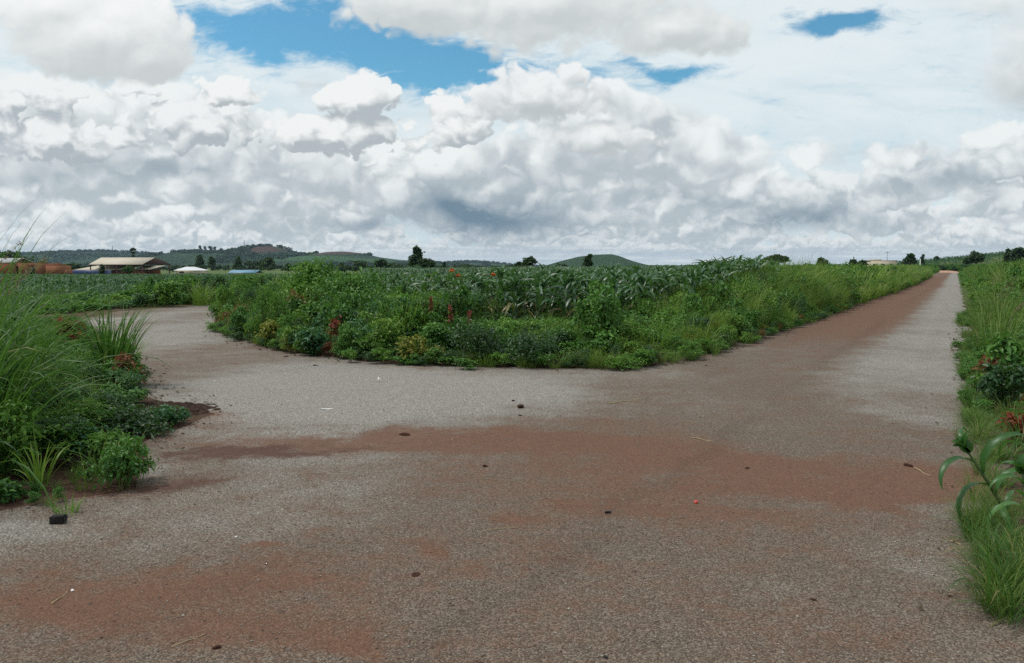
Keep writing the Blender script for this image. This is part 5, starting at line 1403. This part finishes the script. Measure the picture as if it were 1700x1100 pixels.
def build_litter():
    import bmesh
    c = P(97, 869); bm = bmesh.new(); bmesh.ops.create_cube(bm, size=1.0)
    bmesh.ops.scale(bm, vec=(.085, .055, .048), verts=bm.verts); bmesh.ops.bevel(bm, geom=bm.edges[:], offset=.005, segments=2, affect='EDGES')
    bmesh.ops.subdivide_edges(bm, edges=bm.edges[:], cuts=2, use_grid_fill=True)
    r = random.Random(4)
    for v in bm.verts: v.co.x += r.uniform(-1, 1) * .0018; v.co.z += r.uniform(-1, 1) * .0018 + v.co.x * .05; v.co.y += r.uniform(-1, 1) * .0018
    me = bpy.data.meshes.new('brick'); bm.to_mesh(me); bm.free(); me.materials.append(M['stone'])
    o = link('brick', me, None, (c[0], c[1], .029)); o.rotation_euler = (0, 0, .12); tag(o, 'black broken brick lying on the gravel at the left', 'brick')
    clod(865, 677, .075, 'soil_clod', 'dark clod of earth on grey gravel below the middle of the bank', 'clod', 'earth_clod', 1)
    clod(672, 722.5, .085, 'soil_clod', 'flat dark clod where grey gravel meets the red band', 'clod', 'earth_clod', 2, .3)
    clod(805, 775, .035, 'soil_clod', 'small dark clod just below the red band near the middle', 'clod', 'earth_clod', 3)
    clod(1508, 774, .045, 'soil_clod', 'black clod above the red band at the right', 'clod', 'earth_clod', 4)
    clod(1009, 852, .02, 'stone', 'tiny black pebble near the middle of the foreground', 'pebble', 'pebble', 5)
    clod(852, 666, .035, 'soil_clod', 'small clod just behind the dark clod on grey gravel', 'clod', 'earth_clod', 6)
    clod(864, 690, .04, 'soil_clod', 'small flat clod just in front of the dark clod on grey gravel', 'clod', 'earth_clod', 7, .3)
    clod(272, 620.5, .05, 'grey_stone', 'small dark stone on the gravel near the red-leaved shrub', 'stone', 'stone', 8)
    clod(275, 646, .06, 'grey_stone', 'grey stone on the gravel in front of the red earth heap', 'stone', 'stone', 9)
    clod(524, 607, .06, 'stone', 'small dark stone on the pink gravel at the curve', 'stone', 'stone', 10, .4)
    clod(475, 592, .09, 'soil_clod', 'flat clod on the pink gravel below the low bushes', 'clod', 'earth_clod', 11, .3)
    clod(392, 892, .008, 'white', 'tiny white pebble alone on grey gravel', 'pebble', 'pebble', 12)
    clod(46, 844, .015, 'grey_stone', 'pale pebble on the red soil left of the black brick', 'pebble', 'pebble', 13)
    clod(120, 982, .010, 'white', 'white pebble at the end of a straw, lower left', 'pebble', 'pebble', 14)
    clod(257, 937, .011, 'grey_stone', 'tiny pale pebble on red-brown gravel, lower left', 'pebble', 'pebble', 15)
    clod(690, 955, .05, 'soil_clod', 'flat red smear of earth in the foreground', 'clod', 'earth_clod', 16, .18)
    clod(360, 1077, .016, 'soil_clod', 'small dark clod at the bottom edge, left of centre', 'clod', 'earth_clod', 17)
    clod(1005, 1093, .012, 'stone', 'black pebble at the bottom edge of the photo', 'pebble', 'pebble', 18)
    clod(1350, 997, .014, 'soil_clod', 'reddish crumb of earth, lower right', 'clod', 'earth_clod', 19)
    clod(1240, 778, .035, 'soil_clod', 'low dark clod on the brown gravel left of the red band', 'clod', 'earth_clod', 20, .35)
    # pebbles of the red earth heap behind the weed mat
    r = np.random.default_rng(9); mb = MB()
    n = 60; g = np.linspace(-1, 1, n); gx, gy = np.meshgrid(g, g); c = P(225, 682)
    hz = .09 * np.clip(1 - gx ** 2 - gy ** 2, 0, 1) * (.5 + fbm(np.stack([gx, gy], -1) * 4, 13)) - .012 + .09 * (fbm(np.stack([gx, gy], -1) * 13, 17) - .47)
    idx = np.arange(n * n).reshape(n, n); mb.add(np.stack([gx * .95, gy * .55, hz], -1).reshape(-1, 3), np.stack([idx[:-1, :-1], idx[:-1, 1:], idx[1:, 1:], idx[1:, :-1]], -1).reshape(-1, 4))
    tag(mb.build('earth_heap', M['heap'], loc=(c[0], c[1], 0)), 'low heap of dark red earth and stones behind the dark weed mat', 'earth heap')
    # crushed red bottle cap
    c = P(1155, 836); a = np.linspace(0, 2 * pi, 15)[:-1]; mb = MB(); R_ = .015
    rim0 = np.stack([np.cos(a) * R_ * (1 + .1 * np.sin(7 * a)), np.sin(a) * R_ * (1 + .1 * np.sin(7 * a)), 0 * a], 1); rim1 = np.stack([np.cos(a) * R_ * .9, np.sin(a) * R_ * .9, .012 + .004 * np.cos(a)], 1)
    v = np.concatenate([rim0, rim1, [[0, 0, .017]]]); k = len(a)
    mb.add(v, [(i, (i + 1) % k, k + (i + 1) % k, k + i) for i in range(k)], [(k + i, k + (i + 1) % k, 2 * k) for i in range(k)])
    o = mb.build('bottle_cap', M['red_cap'], loc=(c[0], c[1], .008)); o.rotation_euler = (.35, .1, .4); tag(o, 'bright red crushed bottle cap on the brown gravel', 'bottle cap')
    # white litter
    for (px_, y, d, lab, s) in ((543, 680, (.13, .03, .006), 'white strip of litter on the grey gravel', 1), (629, 634, (.035, .05, .05), 'small white scrap standing on the gravel below the bank', 2)):
        c = P(px_, y); mb = MB(); r = np.random.default_rng(s); u = np.linspace(-.5, .5, 7); gx, gy = np.meshgrid(u, u)
        z = d[2] * (.8 + .6 * np.sin(gx * 5 + s) * np.cos(gy * 4)); idx = np.arange(49).reshape(7, 7)
        top = np.stack([gx * d[0], gy * d[1], z], -1).reshape(-1, 3); bot = top - np.array([0, 0, .003])
        q = np.stack([idx[:-1, :-1], idx[:-1, 1:], idx[1:, 1:], idx[1:, :-1]], -1).reshape(-1, 4); mb.add(top, q); mb.add(bot, q[:, ::-1])
        tag(mb.build('litter_scrap', M['white'], loc=(c[0], c[1], .006)), lab, 'litter')
    straw(84, 1006, 113, 985, 'short pale straw near the white pebble, lower left', 1)
    straw(285, 1077, 342, 1054, 'long pale straw at the bottom left of the foreground', 2)
    straw(796, 884, 866, 876, 'thin brown twig on a patch of red dust in the foreground', 3, .0025, 'straw')
    straw(1010, 671, 1075, 662, 'pale straw on the brown gravel past the bank corner', 4, .006)
    straw(1150, 728, 1185, 734, 'short pale straw on the brown gravel near the middle', 5, .004)
    straw(1578, 900, 1610, 913, 'pale straw on the gravel below the young maize', 6, .003)
    straw(1518, 778, 1545, 792, 'bent pale straw on the red band at the right', 7, .004)
    # loose chippings over the near gravel
    r = np.random.default_rng(14); mb = MB(); n = 6500
    y = 2.6 + 7.5 * r.random(n) ** 1.6; x = r.uniform(-1, 1, n) * (.68 * y + .3)
    k = (x < right_edge(y) - .05) & (x > np.interp(y, [2, 4, 4.75, 5.5, 6.9, 8.3, 9.3, 11.5], [-6, -4.2, -3.4, -2.7, -3.2, -3.2, -4.3, -5.6])); x, y = x[k], y[k]; n = len(x)
    s = .0028 + .0042 * r.random(n) ** 2.5
    base = np.array([[1, 0, 0], [0, 1, 0], [-1, 0, 0], [0, -1, 0], [0, 0, .75], [0, 0, -.6]], float)
    v = base[None] * (1 + .35 * r.normal(size=(n, 6, 1))) ; an = r.random(n) * 6.28
    c_, s_ = np.cos(an)[:, None], np.sin(an)[:, None]
    v = np.stack([v[..., 0] * c_ * 1.3 - v[..., 1] * s_, v[..., 0] * s_ * 1.3 + v[..., 1] * c_, v[..., 2]], -1) * s[:, None, None] + np.stack([x, y, .004 + s * .25], -1)[:, None]
    t = np.array([(0, 1, 4), (1, 2, 4), (2, 3, 4), (3, 0, 4), (1, 0, 5), (2, 1, 5), (3, 2, 5), (0, 3, 5)])
    mb.add(v.reshape(-1, 3), None, (np.arange(n)[:, None, None] * 6 + t[None]).reshape(-1, 3)); tag(mb.build('loose_gravel', M['gravel']), kind='stuff')

def build_haze():
    m, nt, out = new_mat('pale_air')
    v = nnode(nt, 'ShaderNodeVolumePrincipled'); v.inputs['Color'].default_value = (.50, .68, .92, 1); v.inputs['Density'].default_value = HAZE; v.inputs['Anisotropy'].default_value = .2
    nt.links.new(v.outputs[0], out.inputs['Volume'])
    mb = MB(); box(mb, (0, 0, 40.0), (12600, 12600, 92.0)); tag(mb.build('haze', m), kind='stuff')
HAZE = 0.6e-4
def main():
    build_materials(); build_world(); build_camera()
    build_ground(); build_road(); build_hills()
    variants(); build_maize(); build_undergrowth(); build_edge_litter(); build_plants()
    build_trees(); build_buildings(); build_litter()
    build_haze(); scene.render.film_transparent = False
    cy = scene.cycles
    cy.max_bounces = 4; cy.diffuse_bounces = 2; cy.volume_bounces = 0; cy.glossy_bounces = 2; cy.transmission_bounces = 3; cy.transparent_max_bounces = 4
    cy.caustics_reflective = False; cy.caustics_refractive = False
    cy.use_denoising = False
main()
